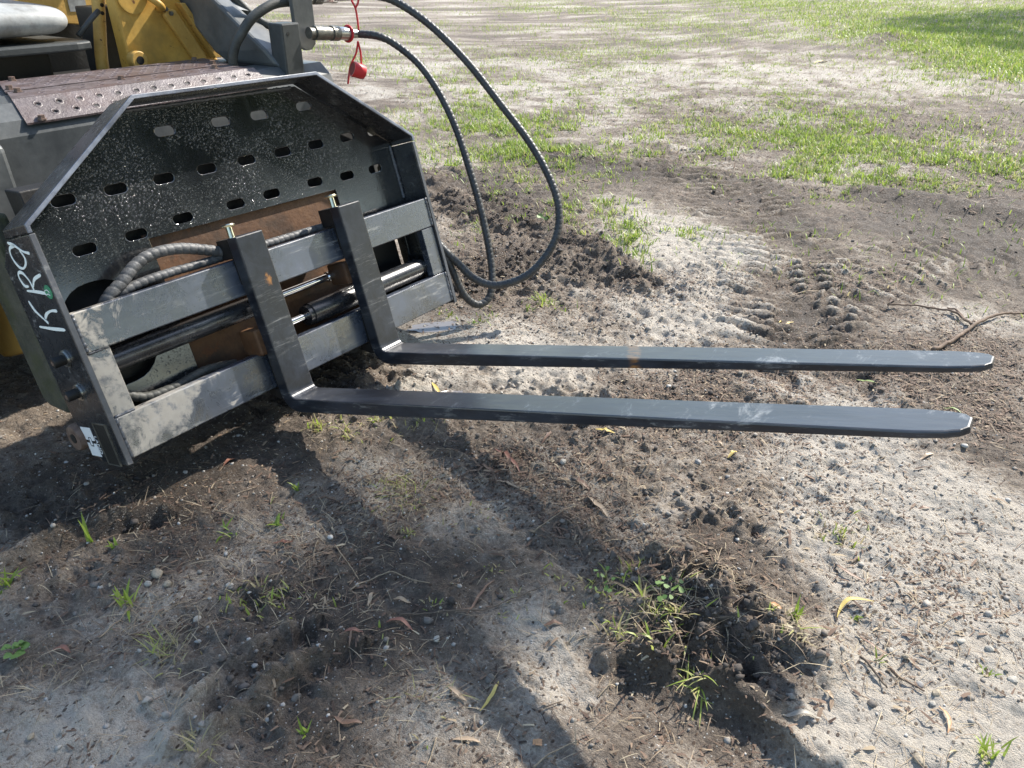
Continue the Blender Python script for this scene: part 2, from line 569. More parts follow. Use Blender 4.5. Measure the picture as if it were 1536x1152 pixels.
TRACK = GL((1010, 225), (1090, 290), (1150, 360), (1165, 430), (1160, 500), (1190, 560))
TRACK2 = GL((1200, 455), (1290, 412), (1400, 392), (1545, 396))
RUT1 = GL((1065, 795), (1150, 850), (1250, 925), (1290, 958))
RIDGE1 = GL((1000, 835), (1075, 890), (1150, 940), (1230, 985))
RUT2 = GL((905, 1150), (960, 1090), (1040, 1085), (1130, 1130), (1180, 1165))
RIDGE2 = GL((940, 985), (1020, 1000), (1085, 1035), (1150, 1080), (1245, 1152))
BANK = GL((800, 235), (880, 243), (960, 255), (1060, 262))
LEDGE = GL((640, 265), (720, 330), (830, 345), (900, 370), (970, 425))
LGRV1 = GL((290, 1100), (370, 1015), (455, 955))
LGRV2 = GL((330, 1120), (420, 1040), (520, 985))
LGRV3 = GL((0, 870), (120, 810), (230, 780))
RIM = GL((1300, 290), (1400, 305), (1530, 330))

def blob(x, y, px, py, r, ry=None):
    c = G(px, py)
    return np.exp(-(((x - c[0]) ** 2 + (y - c[1]) ** 2) / r ** 2))

ROUGH = [(700, 300, .30, .9), (760, 330, .25, .9), (820, 390, .3, .8), (760, 420, .2, .8), (660, 260, .2, .8), (900, 400, .2, .5),
         (640, 420, .2, .7), (1060, 900, .12, .5), (1100, 960, .10, .5), (1000, 950, .1, .4), (930, 1010, .07, .4), (1180, 990, .10, .4), (1040, 1020, .1, .4),
         (420, 1000, .14, .3), (330, 1060, .12, .3), (420, 880, .12, .3), (560, 560, .2, .5), (480, 590, .2, .5), (330, 960, .1, .25),
         (720, 680, .16, .4), (870, 600, .16, .5), (780, 590, .14, .4), (1090, 810, .1, .6), (1180, 560, .3, .4),
         (120, 860, .12, .5), (60, 780, .15, .5), (940, 460, .3, .4), (1100, 430, .25, .5), (1230, 420, .2, .45), (1330, 60, .5, .5), (900, 640, .12, .5), (640, 590, .14, .4)]

def rough_mask(x, y):
    r = 0.24 + 0.4 * np.clip(fbm(x, y, 1.1, 3, 5) + 0.1, 0, 1)
    for px, py, rad, a in ROUGH:
        r = r + a * blob(x, y, px, py, rad)
    for L, w, a in ((BANK, .10, .7), (LEDGE, .12, .45), (RIDGE1, .05, .4), (RIDGE2, .05, .45), (LGRV1, .05, .2), (LGRV2, .05, .2)):
        r = r + a * sm(poly_dist(x, y, L)[0], w)
    for L, w in ((RUT1, .05), (RUT2, .07), (TRACK, .22), (TRACK2, .22)):
        r = r * (1 - (0.93 if w < .1 else .8) * sm(poly_dist(x, y, L)[0], w))
    d, s, sd = poly_dist(x, y, RIDGE2)
    r = r * (1 - .92 * slab(x, y, d, sd))
    return np.clip(r, 0.03, 1.2)

def slab(x, y, d, sd):
    return np.clip((-sd - .006) / .014, 0, 1) * np.clip((.19 - d) / .05, 0, 1) * np.clip(1.5 * blob(x, y, 1090, 1130, .22), 0, 1)

def lugs(x, y, d, s, sd):
    w = np.clip(2.4 - d / 0.17, 0, 1)
    wob = 0.03 * fbm(x, y, 4.0, 3, 8)
    ph = (s + wob + np.abs(sd) * 0.30 + np.where(sd > 0, 0.05, 0)) / 0.080
    lug = np.clip(np.abs(((ph % 1.0) - 0.5) * 2) * 3.6 - 1.3, 0, 1)
    brk = np.clip(0.72 + 1.5 * fbm(x, y, 6.0, 5, 12, .62), 0.05, 1.1)
    return lug * brk, w

def height(x, y):
    x, y = np.asarray(x, float), np.asarray(y, float)
    far = np.clip((np.hypot(x - 1, y) - 5) / 8, 0, 1)
    h = 0.016 * fbm(x, y, 1.3, 3, 1) + 0.10 * far * fbm(x, y, 0.25, 3, 9)
    r = rough_mask(x, y)
    clod = 1 - 2.2 * np.abs(fbm(x, y, 13.0, 3, 2))
    h = h + r * (0.030 * (clod - 0.55) + 0.020 * fbm(x, y, 30.0, 3, 3) + 0.010 * fbm(x, y, 62.0, 2, 14))
    h = h + 0.0065 * fbm(x, y, 40.0, 3, 4, 0.6) + 0.006 * fbm(x, y, 9.0, 2, 6)
    for L, q in ((TRACK, 1.0), (TRACK2, .7)):
        d, s, sd = poly_dist(x, y, L)
        lug, w = lugs(x, y, d, s, sd)
        h = h + q * w * (0.019 * lug - 0.013)
    d, s, sd = poly_dist(x, y, RUT1)
    h = h - 0.013 * np.clip((.052 - d) / .02 + .5, 0, 1) * np.clip(1.6 * blob(x, y, 1160, 860, .2), 0, 1)
    d, s, sd = poly_dist(x, y, RIDGE1)
    h = h + 0.040 * sm(d, 0.05)
    d, s, sd = poly_dist(x, y, RUT2)
    h = h - 0.008 * np.clip(1.6 - d / 0.055, 0, 1)
    d, s, sd = poly_dist(x, y, RIDGE2)
    h = h + 0.015 * sm(d, 0.035)
    h = h - 0.020 * slab(x, y, d, sd)
    d, s, sd = poly_dist(x, y, BANK)
    h = h + 0.025 * sm(d, 0.16)
    d, s, sd = poly_dist(x, y, LEDGE)
    h = h + 0.022 * sm(d, 0.08) - 0.012 * sm(d - 0.12, 0.06)
    d, s, sd = poly_dist(x, y, RIM)
    h = h + 0.05 * sm(d, 0.12)
    for L in (LGRV1, LGRV2, LGRV3):
        d, s, sd = poly_dist(x, y, L)
        h = h - 0.020 * sm(sd, 0.02) * (d < .1) + (0.030 + .02 * fbm(x, y, 22.0, 3, 43)) * sm(sd - 0.04, 0.02) * (d < .12)
    for px, py, r, a in ((1010, 935, .11, .045), (1090, 960, .07, .04), (1330, 62, .45, .16), (480, 600, .22, .02), (500, 530, .18, .02), (1470, 760, .06, .025), (985, 1030, .05, -.008)):
        h = h + a * blob(x, y, px, py, r)
    for px, py, r in ((655, 488, .12), (690, 475, .1), (640, 505, .1), (672, 588, .07), (270, 715, .1)):
        b = np.clip(1.7 * blob(x, y, px, py, r), 0, 1)
        h = h * (1 - b) + (-0.0130 + 0.006 * fbm(x, y, 12.0, 4, 41)) * b
    return h

# damp (1) and dry (0) soil, with some light and shade painted in
DAMP = [(100, 740, .22, .35), (250, 745, .2, .4), (60, 680, .3, .3), (430, 660, .25, .4), (520, 580, .14, .6), (350, 620, .3, .4), (480, 560, .12, .5),
        (350, 1000, .12, .2), (560, 830, .12, .3), (620, 900, .09, .35), (480, 930, .1, .35), (420, 890, .1, .35), (500, 1090, .12, .35),
        (1060, 900, .12, .5), (1000, 960, .1, .3), (1080, 980, .1, .35), (940, 1010, .05, .25), (1030, 1050, .1, .25), (1170, 985, .1, .4), (1100, 1060, .09, .25),
        (940, 1130, .08, .5), (900, 795, .1, .35), (1120, 720, .1, .3), (1090, 800, .1, .3), (700, 640, .12, .3), (620, 660, .13, .3), (760, 300, .3, .65), (700, 270, .3, .55), (1200, 300, .4, .25), (1300, 330, .4, .25),
        (820, 380, .25, .45), (740, 390, .25, .4), (690, 420, .2, .35), (880, 240, .35, .5), (960, 260, .3, .5), (1000, 300, .3, .25), (1170, 340, .2, .4), (1180, 420, .22, .45), (1180, 490, .2, .5),
        (1130, 280, .3, .3), (1400, 320, .5, .3), (1480, 360, .4, .25), (1350, 420, .3, .2), (1440, 300, .4, .3), (1230, 530, .2, .3), (1450, 640, .15, .3), (1500, 690, .12, .25), (1390, 720, .1, .2),
        (1500, 860, .1, .2), (840, 640, .1, .25), (950, 585, .1, .3), (1080, 600, .14, .2), (880, 410, .15, .4), (950, 420, .15, .35), (150, 990, .1, .2), (560, 980, .1, .2), (30, 1000, .1, .2),
        (1330, 55, .5, .5), (620, 160, .6, .2), (1480, 520, .2, .3), (1400, 570, .15, .25), (720, 840, .15, .15), (300, 850, .15, .2), (720, 720, .14, .2)]
DRY_LIT = [(1060, 370, .4, .5), (1090, 440, .3, .45), (1040, 490, .3, .5), (1000, 330, .3, .3), (1250, 310, .2, .3), (960, 120, 1.5, .3), (700, 150, 1.2, .35), (1250, 120, 2.0, .3), (640, 90, 1.5, .3),
       (760, 520, .2, .35), (850, 530, .2, .3), (670, 380, .15, .2), (690, 290, .15, .35), (650, 510, .15, .45), (720, 500, .2, .4), (780, 570, .12, .5), (640, 580, .1, .4), (900, 620, .12, .25),
       (1240, 590, .15, .45), (1330, 600, .13, .4), (1260, 690, .14, .35), (1350, 730, .14, .45), (1450, 770, .16, .5), (1490, 820, .14, .5), (1380, 800, .14, .4), (1290, 650, .15, .35), (1480, 480, .2, .35), (1400, 470, .2, .25),
       (935, 785, .07, .4), (760, 770, .1, .2), (830, 970, .08, .5), (790, 930, .06, .5), (860, 1030, .06, .4), (1300, 1110, .1, .5), (1260, 1130, .08, .4), (1400, 950, .15, .3), (1350, 880, .12, .25), (1450, 1080, .12, .25),  # wedge blobs paint the sunlight between the fork shadows as pale sand
       (260, 880, .07, .35), (230, 910, .06, .4), (100, 1090, .12, .25), (150, 960, .08, .25), (640, 1060, .1, .25), (250, 1110, .1, .2), (610, 890, .05, .3), (700, 790, .1, .2), (350, 850, .08, .3), (1000, 690, .1, .2), (60, 660, .12, .2), (100, 690, .1, .2), (1300, 800, .22, .28), (1450, 900, .2, .3), (1400, 1040, .2, .3), (1250, 730, .15, .22), (1000, 1120, .12, .15), (200, 1050, .2, .12), (640, 1020, .15, .12)]
LITTER = [(780, 695, .12, .9), (560, 740, .14, .6), (1000, 440, .3, .5), (1450, 530, .25, .9), (1380, 560, .2, .9), (1150, 560, .3, .6), (1000, 620, .2, .6), (1300, 180, 1.2, .6), (1450, 250, .9, .7), (900, 800, .14, .8),
          (1000, 870, .12, .5), (820, 740, .15, .6), (1100, 640, .2, .5), (1480, 620, .2, .9), (880, 700, .14, .6), (1150, 180, 1.0, .4), (800, 90, 1.5, .4), (660, 720, .12, .5), (1100, 750, .12, .5), (1250, 760, .12, .4), (1420, 880, .12, .5), (1350, 960, .12, .5), (220, 950, .1, .3), (450, 800, .15, .3), (1300, 420, .3, .5)]

def damp_map(x, y):
    v = 0.44 + 0.42 * fbm(x, y, 1.6, 4, 21) + 0.30 * fbm(x, y, 11, 4, 22)
    for px, py, r, a in DAMP:
        v = v + a * blob(x, y, px, py, r)
    for px, py, r, a in DRY_LIT:
        v = v - a * blob(x, y, px, py, r)
    for L, w, a in ((BANK, .13, .4), (LEDGE, .08, .35), (RUT1, .05, .35), (RUT2, .1, .12), (RIDGE2, .04, .2), (RIM, .12, .3)):
        v = v + a * sm(poly_dist(x, y, L)[0], w)
    for L in (TRACK, TRACK2):
        d, s, sd = poly_dist(x, y, L)
        lug, w = lugs(x, y, d, s, sd)
        v = v + w * (0.30 - 0.34 * lug)  # shading of the lug ridges painted in: grooves darker, tops paler
    far = np.clip((np.hypot(x - 1, y) - 3) / 3, 0, 1)
    v = v + 0.08 * far + far * (0.6 * fbm(x, y, 4.5, 4, 23) + 0.3 * fbm(x, y, 1.1, 3, 24))
    return np.clip(v, 0, 1)

def litter_map(x, y):
    v = 0.12 + 0.5 * fbm(x, y, 2.2, 3, 31)
    for px, py, r, a in LITTER:
        v = v + a * blob(x, y, px, py, r)
    far = np.clip((np.hypot(x - 1, y) - 3.5) / 3, 0, 1)
    return np.clip(v + 0.3 * far, 0, 1)

def m_ground():
    N = NT('sandy_soil')
    co = N.coord()
    n1 = N.noise(30, 6, 0.7, co)
    n2 = N.noise(110, 6, 0.7, co)
    n3 = N.noise(420, 3, 0.6, co)
    d = N.attr('damp')
    n0 = N.noise(8, 5, 0.7, co, 0.6)
    v = N.math('ADD', d, N.math('MULTIPLY', N.math('SUBTRACT', n1, 0.5), 0.8))
    v = N.math('ADD', v, N.math('MULTIPLY', N.math('SUBTRACT', n0, 0.5), 0.6))
    v = N.math('ADD', v, N.math('MULTIPLY', N.math('SUBTRACT', n2, 0.5), 1.15))
    v = N.math('ADD', v, N.math('MULTIPLY', N.math('SUBTRACT', n3, 0.5), 0.5))
    col = N.ramp(v, [(0.02, (0.53, 0.48, 0.41)), (0.26, (0.41, 0.36, 0.30)), (0.48, (0.27, 0.225, 0.18)), (0.74, (0.165, 0.132, 0.103)), (1.0, (0.092, 0.072, 0.056))])
    # brown litter crumbs
    vo = N.n('TexVoronoi', Scale=150.0)
    N.set(vo.inputs['Vector'], N.n('Mapping', Scale=(1.0, 0.55, 1.0), Rotation=(0, 0, 0.5), Vector=co))
    cr = N.n('TexWhiteNoise')
    N.set(cr.inputs['Vector'], vo.outputs['Position'])
    pick = N.step(N.math('ADD', cr.outputs['Value'], N.math('MULTIPLY', N.attr('litter'), 0.75)), 0.85, 1.0)
    pick = N.math('MULTIPLY', pick, N.step(vo.outputs['Distance'], 0.55, 0.3))
    lc = N.ramp(N.math('FRACT', N.math('MULTIPLY', cr.outputs['Value'], 7.3)), [(0.0, (0.045, 0.028, 0.02)), (0.5, (0.12, 0.075, 0.05)), (0.8, (0.21, 0.145, 0.095)), (1.0, (0.33, 0.27, 0.2))])
    col = N.mix(N.math('MULTIPLY', pick, 0.85), col, lc)
    # pale shell grit
    vg = N.n('TexVoronoi', Scale=210.0)
    N.set(vg.inputs['Vector'], co)
    gr = N.n('TexWhiteNoise')
    N.set(gr.inputs['Vector'], vg.outputs['Position'])
    gp = N.math('MULTIPLY', N.step(gr.outputs['Value'], 0.955, 0.965), N.step(vg.outputs['Distance'], 0.4, 0.3))
    col = N.mix(gp, col, (0.5, 0.48, 0.44))
    wet = N.step(N.attr('wet'), 0.35, 0.75)
    col = N.mix(N.math('MULTIPLY', wet, 0.6), col, N.mix(0.5, col, (0.03, 0.026, 0.024)))
    hgt = N.math('ADD', N.math('MULTIPLY', n2, 1.0), N.math('MULTIPLY', n3, 0.45))
    hgt = N.math('ADD', hgt, N.math('MULTIPLY', pick, 0.35))
    hgt = N.math('ADD', hgt, N.math('MULTIPLY', gp, 0.4))
    ro = N.math('SUBTRACT', 0.92, N.math('MULTIPLY', wet, 0.55))
    ro = N.math('SUBTRACT', ro, N.math('MULTIPLY', N.step(v, 0.6, 1.0), 0.18))
    return N.out(Base_Color=col, Roughness=ro, Specular_IOR_Level=0.35, Normal=N.bump(hgt, 1.0, 0.015))

def graded(lo, hi, step, left, right, g0, near):
    out = {}
    for sgn, start, end in ((-1, lo, left), (1, hi, right)):
        a, p, st = [], start, step
        while sgn * p < sgn * end:
            st = min(st * (g0 if abs(p - start) < near else 1.07), 40)
            p += sgn * st
            a.append(p)
        out[sgn] = a
    return np.array(out[-1][::-1] + list(np.arange(lo, hi, step)) + [hi] + out[1])
gx = graded(-0.6, 2.2, 0.0056, -320, 320, 1.012, 1.6)
gy = graded(-0.65, 1.2, 0.0056, -200, 420, 1.0055, 6.0)
XX, YY = np.meshgrid(gx, gy, indexing='ij')
xf, yf = XX.ravel(), YY.ravel()
zf = height(xf, yf)
wetm = np.zeros_like(xf)
for px, py, r in ((655, 488, .16), (690, 475, .12), (640, 505, .12), (672, 588, .1), (270, 715, .14), (250, 740, .2), (500, 580, .14)):
    wetm += 0.9 * blob(xf, yf, px, py, r)
nx, ny = len(gx), len(gy)
idx = np.arange(nx * ny).reshape(nx, ny)
quads = np.stack([idx[:-1, :-1], idx[1:, :-1], idx[1:, 1:], idx[:-1, 1:]], -1).reshape(-1, 4)
M_ground = m_ground()
ground = np_mesh('ground', np.stack([xf, yf, zf], 1), quads.ravel(), np.arange(len(quads)) * 4, M_ground,
                 {'damp': damp_map(xf, yf), 'litter': litter_map(xf, yf), 'wet': np.clip(wetm, 0, 1)}, smooth=True)
ground['kind'] = 'structure'

# shallow puddle left in the mud
def m_water():
    N = NT('puddle_water')
    return N.out(Base_Color=(0.15, 0.132, 0.118), Roughness=0.05, Specular_IOR_Level=0.6, Normal=N.bump(N.noise(30, 2), 0.03, 0.002))
M_water = m_water()
def puddle(px, py, rx, ry, ang, seed):
    c = G(px, py)
    pts = []
    rr = random.Random(seed)
    ph = [rr.uniform(0, 6.28) for _ in range(4)]
    for k in range(40):
        a = 2 * math.pi * k / 40
        q = 1 + 0.16 * math.sin(2 * a + ph[0]) + 0.12 * math.sin(3 * a + ph[1]) + 0.09 * math.sin(5 * a + ph[2]) + 0.05 * math.sin(9 * a + ph[3])
        u, v = rx * q * math.cos(a), ry * q * math.sin(a)
        pts.append((c[0] + u * math.cos(ang) - v * math.sin(ang), c[1] + u * math.sin(ang) + v * math.cos(ang), -0.0112))
    o = mesh_obj('puddle', pts, [tuple(range(40))], M_water)
    o['kind'] = 'structure'
    return o
puddle(650, 486, .10, .05, .7, 1)
puddle(675, 590, .07, .035, .8, 5)

# ------------------------------------------------------------------ the fork attachment
RF = Matrix(((0.957467, 0, -0.288544, 0), (0.003742, 0.999916, 0.012418, 0), (0.288520, -0.012969, 0.957386, 0), (0, 0, 0, 1)))
ATT = Matrix.Translation((0, 0, 0.1438)) @ RF
RFn = np.array(RF.to_3x3())
def A2W(p):
    return RFn @ np.asarray(p, float) + np.array([0, 0, 0.1438])
att = thing('fork_carriage', 'black steel fork carriage with slotted wet backrest and chalk lettering on its side', 'fork carriage')
att.matrix_world = ATT
W = 1.25
ZB, ZT, YT0, YT1 = 0.578, 0.807, 0.335, 0.925
D0 = -0.195

# slotted backrest sheet (its middle is open at the bottom)
PX = -0.098
outer = [(0.001, -0.005), (0.30, -0.005), (0.30, 0.477), (0.955, 0.47), (0.955, -0.005), (1.249, -0.005), (1.249, 0.572), (0.918, 0.792), (0.342, 0.792), (0.001, 0.572)]
SL = [(.45, .728), (.625, .728), (.758, .728), (.93, .732),
      (.132, .613), (.265, .613), (.399, .613), (.532, .614), (.666, .614), (.799, .615), (.932, .616), (1.067, .617), (1.192, .617),
      (.135, .493), (.272, .495), (.412, .505), (.583, .505), (.713, .507), (.884, .508), (1.02, .502), (1.15, .5)]
holes = [slot(a, b, 0.060, 0.0245) for a, b in SL]
def rrect(y0, y1, z0, z1, r, n=6):
    out = []
    for cx, cz, a0 in ((y1 - r, z0 + r, -90), (y1 - r, z1 - r, 0), (y0 + r, z1 - r, 90), (y0 + r, z0 + r, 180)):
        for k in range(n + 1):
            a = math.radians(a0 + 90 * k / n)
            out.append((cx + r * math.cos(a), cz + r * math.sin(a)))
    return out
holes.append(rrect(0.02, 0.215, 0.15, 0.415, 0.085))
holes.append(rrect(1.005, 1.20, 0.13, 0.355, 0.085))
backrest = plate('backrest', outer, holes, 0.008, lambda a, b, c: (PX - c, a, b), M_wet, att, 0.0012)

# folded flange round the top
def band(name, pts, th, x0, x1, mat):
    n = len(pts)
    inn = []
    for i in range(n):
        a = np.array(pts[max(i - 1, 0)])
        b = np.array(pts[i])
        c = np.array(pts[min(i + 1, n - 1)])
        t1 = (b - a) / (np.linalg.norm(b - a) or 1)
        t2 = (c - b) / (np.linalg.norm(c - b) or 1)
        if i == 0: t1 = t2
        if i == n - 1: t2 = t1
        m = t1 + t2
        m /= np.linalg.norm(m)
        nn = np.array([m[1], -m[0]])
        k = th / max(0.5, nn @ np.array([t1[1], -t1[0]]))
        inn.append(b + nn * k)
    bm = bmesh.new()
    ring = []
    for i in range(n):
        ring.append([bm.verts.new((x, *q)) for x, q in ((x0[i], pts[i]), (x1[i], pts[i]), (x1[i], inn[i]), (x0[i], inn[i]))])
    for i in range(n - 1):
        for k in range(4):
            bm.faces.new((ring[i][k], ring[i][(k + 1) % 4], ring[i + 1][(k + 1) % 4], ring[i + 1][k]))
    bm.faces.new(ring[0])
    bm.faces.new(ring[-1][::-1])
    return bm_obj(name, bm, mat, att, False, 0.003)
TH = 0.011
outline = [(-0.014, ZB - 0.02), (-0.014, ZB), (YT0, ZT + 0.004), (YT1, ZT + 0.004), (W + 0.014, ZB), (W + 0.014, ZB - 0.02)]
band('top_flange', outline, TH, [0.003] * 6, [-0.125, -0.12, -0.11, -0.11, -0.125, -0.125], M_blk)

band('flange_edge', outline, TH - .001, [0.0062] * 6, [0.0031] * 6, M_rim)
# side plates
side_prof = [(0.003, -0.012), (-0.122, -0.012), (-0.165, 0.03), (-0.192, 0.12), (-0.192, 0.50), (-0.125, ZB - 0.022), (0.003, ZB - 0.022)]
for y0, y1 in ((-0.014, 0.0), (W, W + 0.014)):
    sp = prism('side_plate', side_prof, y0, y1, 'y', M_blk, att, 0.002)
    if y0 < 0:
        sp['label'] = 'side plate with chalk lettering, bolts and maker sticker'
        left_plate = sp
    # worn, rust flecked front edge strip, 3 mm proud
    prism('plate_edge', [(y0 + 0.0005, -0.012), (y1 - 0.0005, -0.012), (y1 - 0.0005, ZB - 0.022), (y0 + 0.0005, ZB - 0.022)], 0.003, 0.006, 'x', M_edge, att, 0.001)

# carriage bars
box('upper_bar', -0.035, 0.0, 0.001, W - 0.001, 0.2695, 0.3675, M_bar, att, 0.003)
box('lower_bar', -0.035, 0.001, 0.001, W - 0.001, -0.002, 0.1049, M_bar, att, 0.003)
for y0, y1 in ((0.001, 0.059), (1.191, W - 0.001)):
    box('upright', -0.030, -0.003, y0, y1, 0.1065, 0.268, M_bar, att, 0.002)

# weld beads where bars, uprights and backrest meet the side plates
def weld_bead(p0, p1, r=.005):
    P, s_ = resample(np.array([p0, p1], float), .004)
    r_ = np.random.default_rng(int(1e4 * abs(p0[1]) + 1e3 * p0[2]))
    return tube('weld_bead', P + r_.normal(0, .0005, P.shape), r * (1 + .22 * np.abs(np.sin(np.arange(len(P)) * 1.1)) + r_.normal(0, .08, len(P))), M_edge, att, 8)
for y in (.004, 1.246):
    weld_bead((-.001, y, .272), (-.001, y, .366))
    weld_bead((-.001, y, .0), (-.001, y, .103))
weld_bead((-.004, .003, .1065), (-.004, .056, .1065), .004)
weld_bead((-.004, .003, .2685), (-.004, .056, .2685), .003)
weld_bead((PX, .004, .43), (PX, .004, .56))
weld_bead((PX, 1.246, .38), (PX, 1.246, .56))
weld_bead((PX, .36, .79), (PX, .90, .79), .004)

# positioning cylinders
cyl('guide_tube', (-0.05, 0.04, 0.227), (-0.05, 0.56, 0.227), [(0, .029), (.93, .029), (.935, .033), (.995, .033), (1, .018)], M_blk, att, 24)
cyl('piston_rod', (-0.05, 0.55, 0.228), (-0.05, 0.815, 0.228), [(0, .0115), (.86, .0115), (.861, .016), (1, .016)], M_chrome, att, 20)
cyl('cylinder_barrel', (-0.05, 0.655, 0.143), (-0.05, 1.19, 0.143), [(0, .024), (.001, .030), (.03, .030), (.031, .034), (.95, .034), (.951, .027), (1, .027)], M_blk, att, 24)
cyl('piston_rod', (-0.05, 0.46, 0.143), (-0.05, 0.657, 0.143), [(0, .012), (1, .012)], M_chrome, att, 20)
for (y0, y1, z0, z1) in ((.425, .462, .10, .175), (.795, .832, .195, .262)):
    bm = bmesh.new()
    box_bm(bm, -0.06, 0.02, y0, y1, z0, z1)
    bm_obj('cylinder_lug', bm, M_rust, att, False, 0.006)

# hoses inside the carriage
hose('inner_hose', [(-.075, .09, .33), (-.05, .12, .372), (-.045, .165, .398), (-.045, .215, .428), (-.045, .265, .441), (-.045, .33, .437), (-.045, .39, .42), (-.045, .47, .388), (-.06, .53, .36)], .0145, M_innerhose, att, 0.10, 0.021, .003)
hose('inner_hose', [(-.085, .11, .34), (-.055, .155, .371), (-.05, .21, .382), (-.05, .29, .384), (-.05, .37, .382), (-.05, .5, .38), (-.05, .66, .378), (-.05, .80, .376), (-.07, .9, .37)], .0115, M_innerhose, att, 0.10, 0.019, .003)
hose('inner_hose', [(-.085, .06, .15), (-.075, .12, .108), (-.07, .2, .100), (-.07, .3, .108), (-.08, .4, .09)], .013, M_rub2, att, 0.10, 0.019, .003)

# things on the near side plate
SY = -0.0142
def bolt_head(name, x, z, parent):
    b = cyl(name, (x, -0.020, z), (x, -0.047, z), [(0, .013), (.93, .013), (1, .0115)], M_dark, parent, 18)
    cyl('washer', (x, -0.0143, z), (x, -0.0205, z), [(0, .022), (.45, .022), (.46, .019), (1, .019)], M_steel, b, 20)
    cyl('hex_socket', (x, -0.0465, z), (x, -0.0475, z), [(0, .0065), (1, .0065)], M_bolt, b, 6)
    return b
for x, z in ((-.077, .266), (-.083, .180)):
    bolt_head('socket_bolt', x, z, att)

def zoom(x, y, ox, oy, k):
    return (ox + x * k, oy + y * k)
def on_side(px, py, y=SY):
    """photo pixel to the outer face of the near side plate"""
    r = RIGHT * ((px - 768) / FPX) + DOWN * ((py - 576) / FPX) + FWD
    rl = RFn.T @ r
    cl = RFn.T @ (CW - np.array([0, 0, 0.1438]))
    t = (y - cl[1]) / rl[1]
    p = cl + rl * t
    return p[0], p[2]
def strokes(name, polys, wid, mat, parent, zm):
    bm = bmesh.new()
    for pl in polys:
        P = spline([(*on_side(*zoom(*q, *zm)), 0) for q in pl], 8)
        T = np.gradient(P, axis=0)
        prev = None
        n = len(P)
        for i in range(n):
            t = T[i] / np.linalg.norm(T[i])
            w = wid * (0.85 + 0.18 * math.sin(i * .31 + len(P))) * (0.5 if i in (0, n - 1) else 1)
            a = (P[i][0] - t[1] * w, SY - 0.0006, P[i][1] + t[0] * w)
            b = (P[i][0] + t[1] * w, SY - 0.0006, P[i][1] - t[0] * w)
            cur = [bm.verts.new(a), bm.verts.new(b), bm.verts.new((b[0], SY, b[2])), bm.verts.new((a[0], SY, a[2]))]
            if prev:
                for k in range(4):
                    bm.faces.new((prev[k], prev[(k + 1) % 4], cur[(k + 1) % 4], cur[k]))
            prev = cur
    return bm_obj(name, bm, mat, parent)
ZK = (0, 340, 240 / 728)
strokes('chalk_letter', [[(180, 455), (235, 464), (298, 470)], [(130, 338), (160, 382), (200, 420), (222, 440)], [(207, 418), (213, 398), (232, 384), (260, 383)]], .0042, M_chalk, att, ZK)
strokes('chalk_letter', [[(123, 292), (165, 296), (214, 304)], [(132, 272), (112, 268), (88, 232), (86, 210), (104, 212), (135, 248), (156, 290)], [(152, 275), (157, 240), (186, 218)]], .0040, M_chalk, att, ZK)
strokes('chalk_letter', [[(34, 74), (62, 84), (104, 112), (136, 122)], [(66, 86), (45, 100), (54, 138), (82, 178), (106, 190), (118, 170), (112, 140), (88, 106)]], .0038, M_chalk, att, ZK)

def decal(name, polys, mat, parent, zm, depth=0.0006):
    bm = bmesh.new()
    for pl in polys:
        q = [on_side(*zoom(*p, *zm)) for p in pl]
        a = [bm.verts.new((x, SY - depth, z)) for x, z in q]
        b = [bm.verts.new((x, SY, z)) for x, z in q]
        bm.faces.new(a)
        n = len(q)
        for i in range(n):
            bm.faces.new((a[i], a[(i + 1) % n], b[(i + 1) % n], b[i]))
    return bm_obj(name, bm, mat, parent)
ZL = (90, 600, 120 / 1257)
logo = decal('maker_logo', [[(315, 418), (468, 440), (552, 645), (508, 640), (487, 590), (438, 578), (452, 628), (408, 615)],
                     [(430, 662), (470, 672), (495, 725), (548, 735), (530, 682), (575, 690), (665, 895), (512, 862)],
                     [(455, 595), (480, 600), (525, 712), (500, 708)]], M_white, att, ZL)
# printed word beside the logo, reading downwards
fc = bpy.data.curves.new('maker_word', 'FONT')
fc.body = 'LAND'
fc.size = 0.019
fc.extrude = 0.0003
fo = bpy.data.objects.new('maker_word', fc)
C.objects.link(fo)
bpy.context.view_layer.update()
wm = bpy.data.meshes.new_from_object(fo)
bpy.data.objects.remove(fo)
x0, z0 = on_side(*zoom(528, 560, *ZL))
x1, z1 = on_side(*zoom(628, 800, *ZL))
dv = np.array([x1 - x0, z1 - z0])
dv /= np.linalg.norm(dv)
up = np.array([-dv[1], dv[0]])
for v in wm.vertices:
    a, b, c = v.co
    v.co = (x0 + dv[0] * a + up[0] * b, SY - 0.0004 - c, z0 + dv[1] * a + up[1] * b)
link('maker_word', wm, M_white, att)
dplate = decal('data_plate', [[(515, 360), (705, 390), (970, 1040), (780, 995)]], M_dark, att, ZL, 0.0016)
for pl in ([(505, 352), (712, 384), (706, 402), (512, 370)], [(770, 985), (960, 1030), (978, 1048), (775, 1003)], [(698, 392), (714, 388), (980, 1045), (965, 1040)], [(507, 360), (524, 366), (790, 996), (774, 996)]):
    decal('plate_rim', [pl], M_oldst, dplate, ZL, 0.0026)
cx_, cz_ = on_side(73, 438)
stk = cyl('inspection_sticker', (cx_, SY, cz_), (cx_, SY - 0.001, cz_), [(0, .0165), (1, .0165)], M_green, att, 24)
strokes('sticker_print', [[(205, 292), (216, 288), (228, 300)], [(212, 312), (222, 306), (232, 314)]], .0012, M_white, stk, ZK).location = (0, -0.0012, 0)

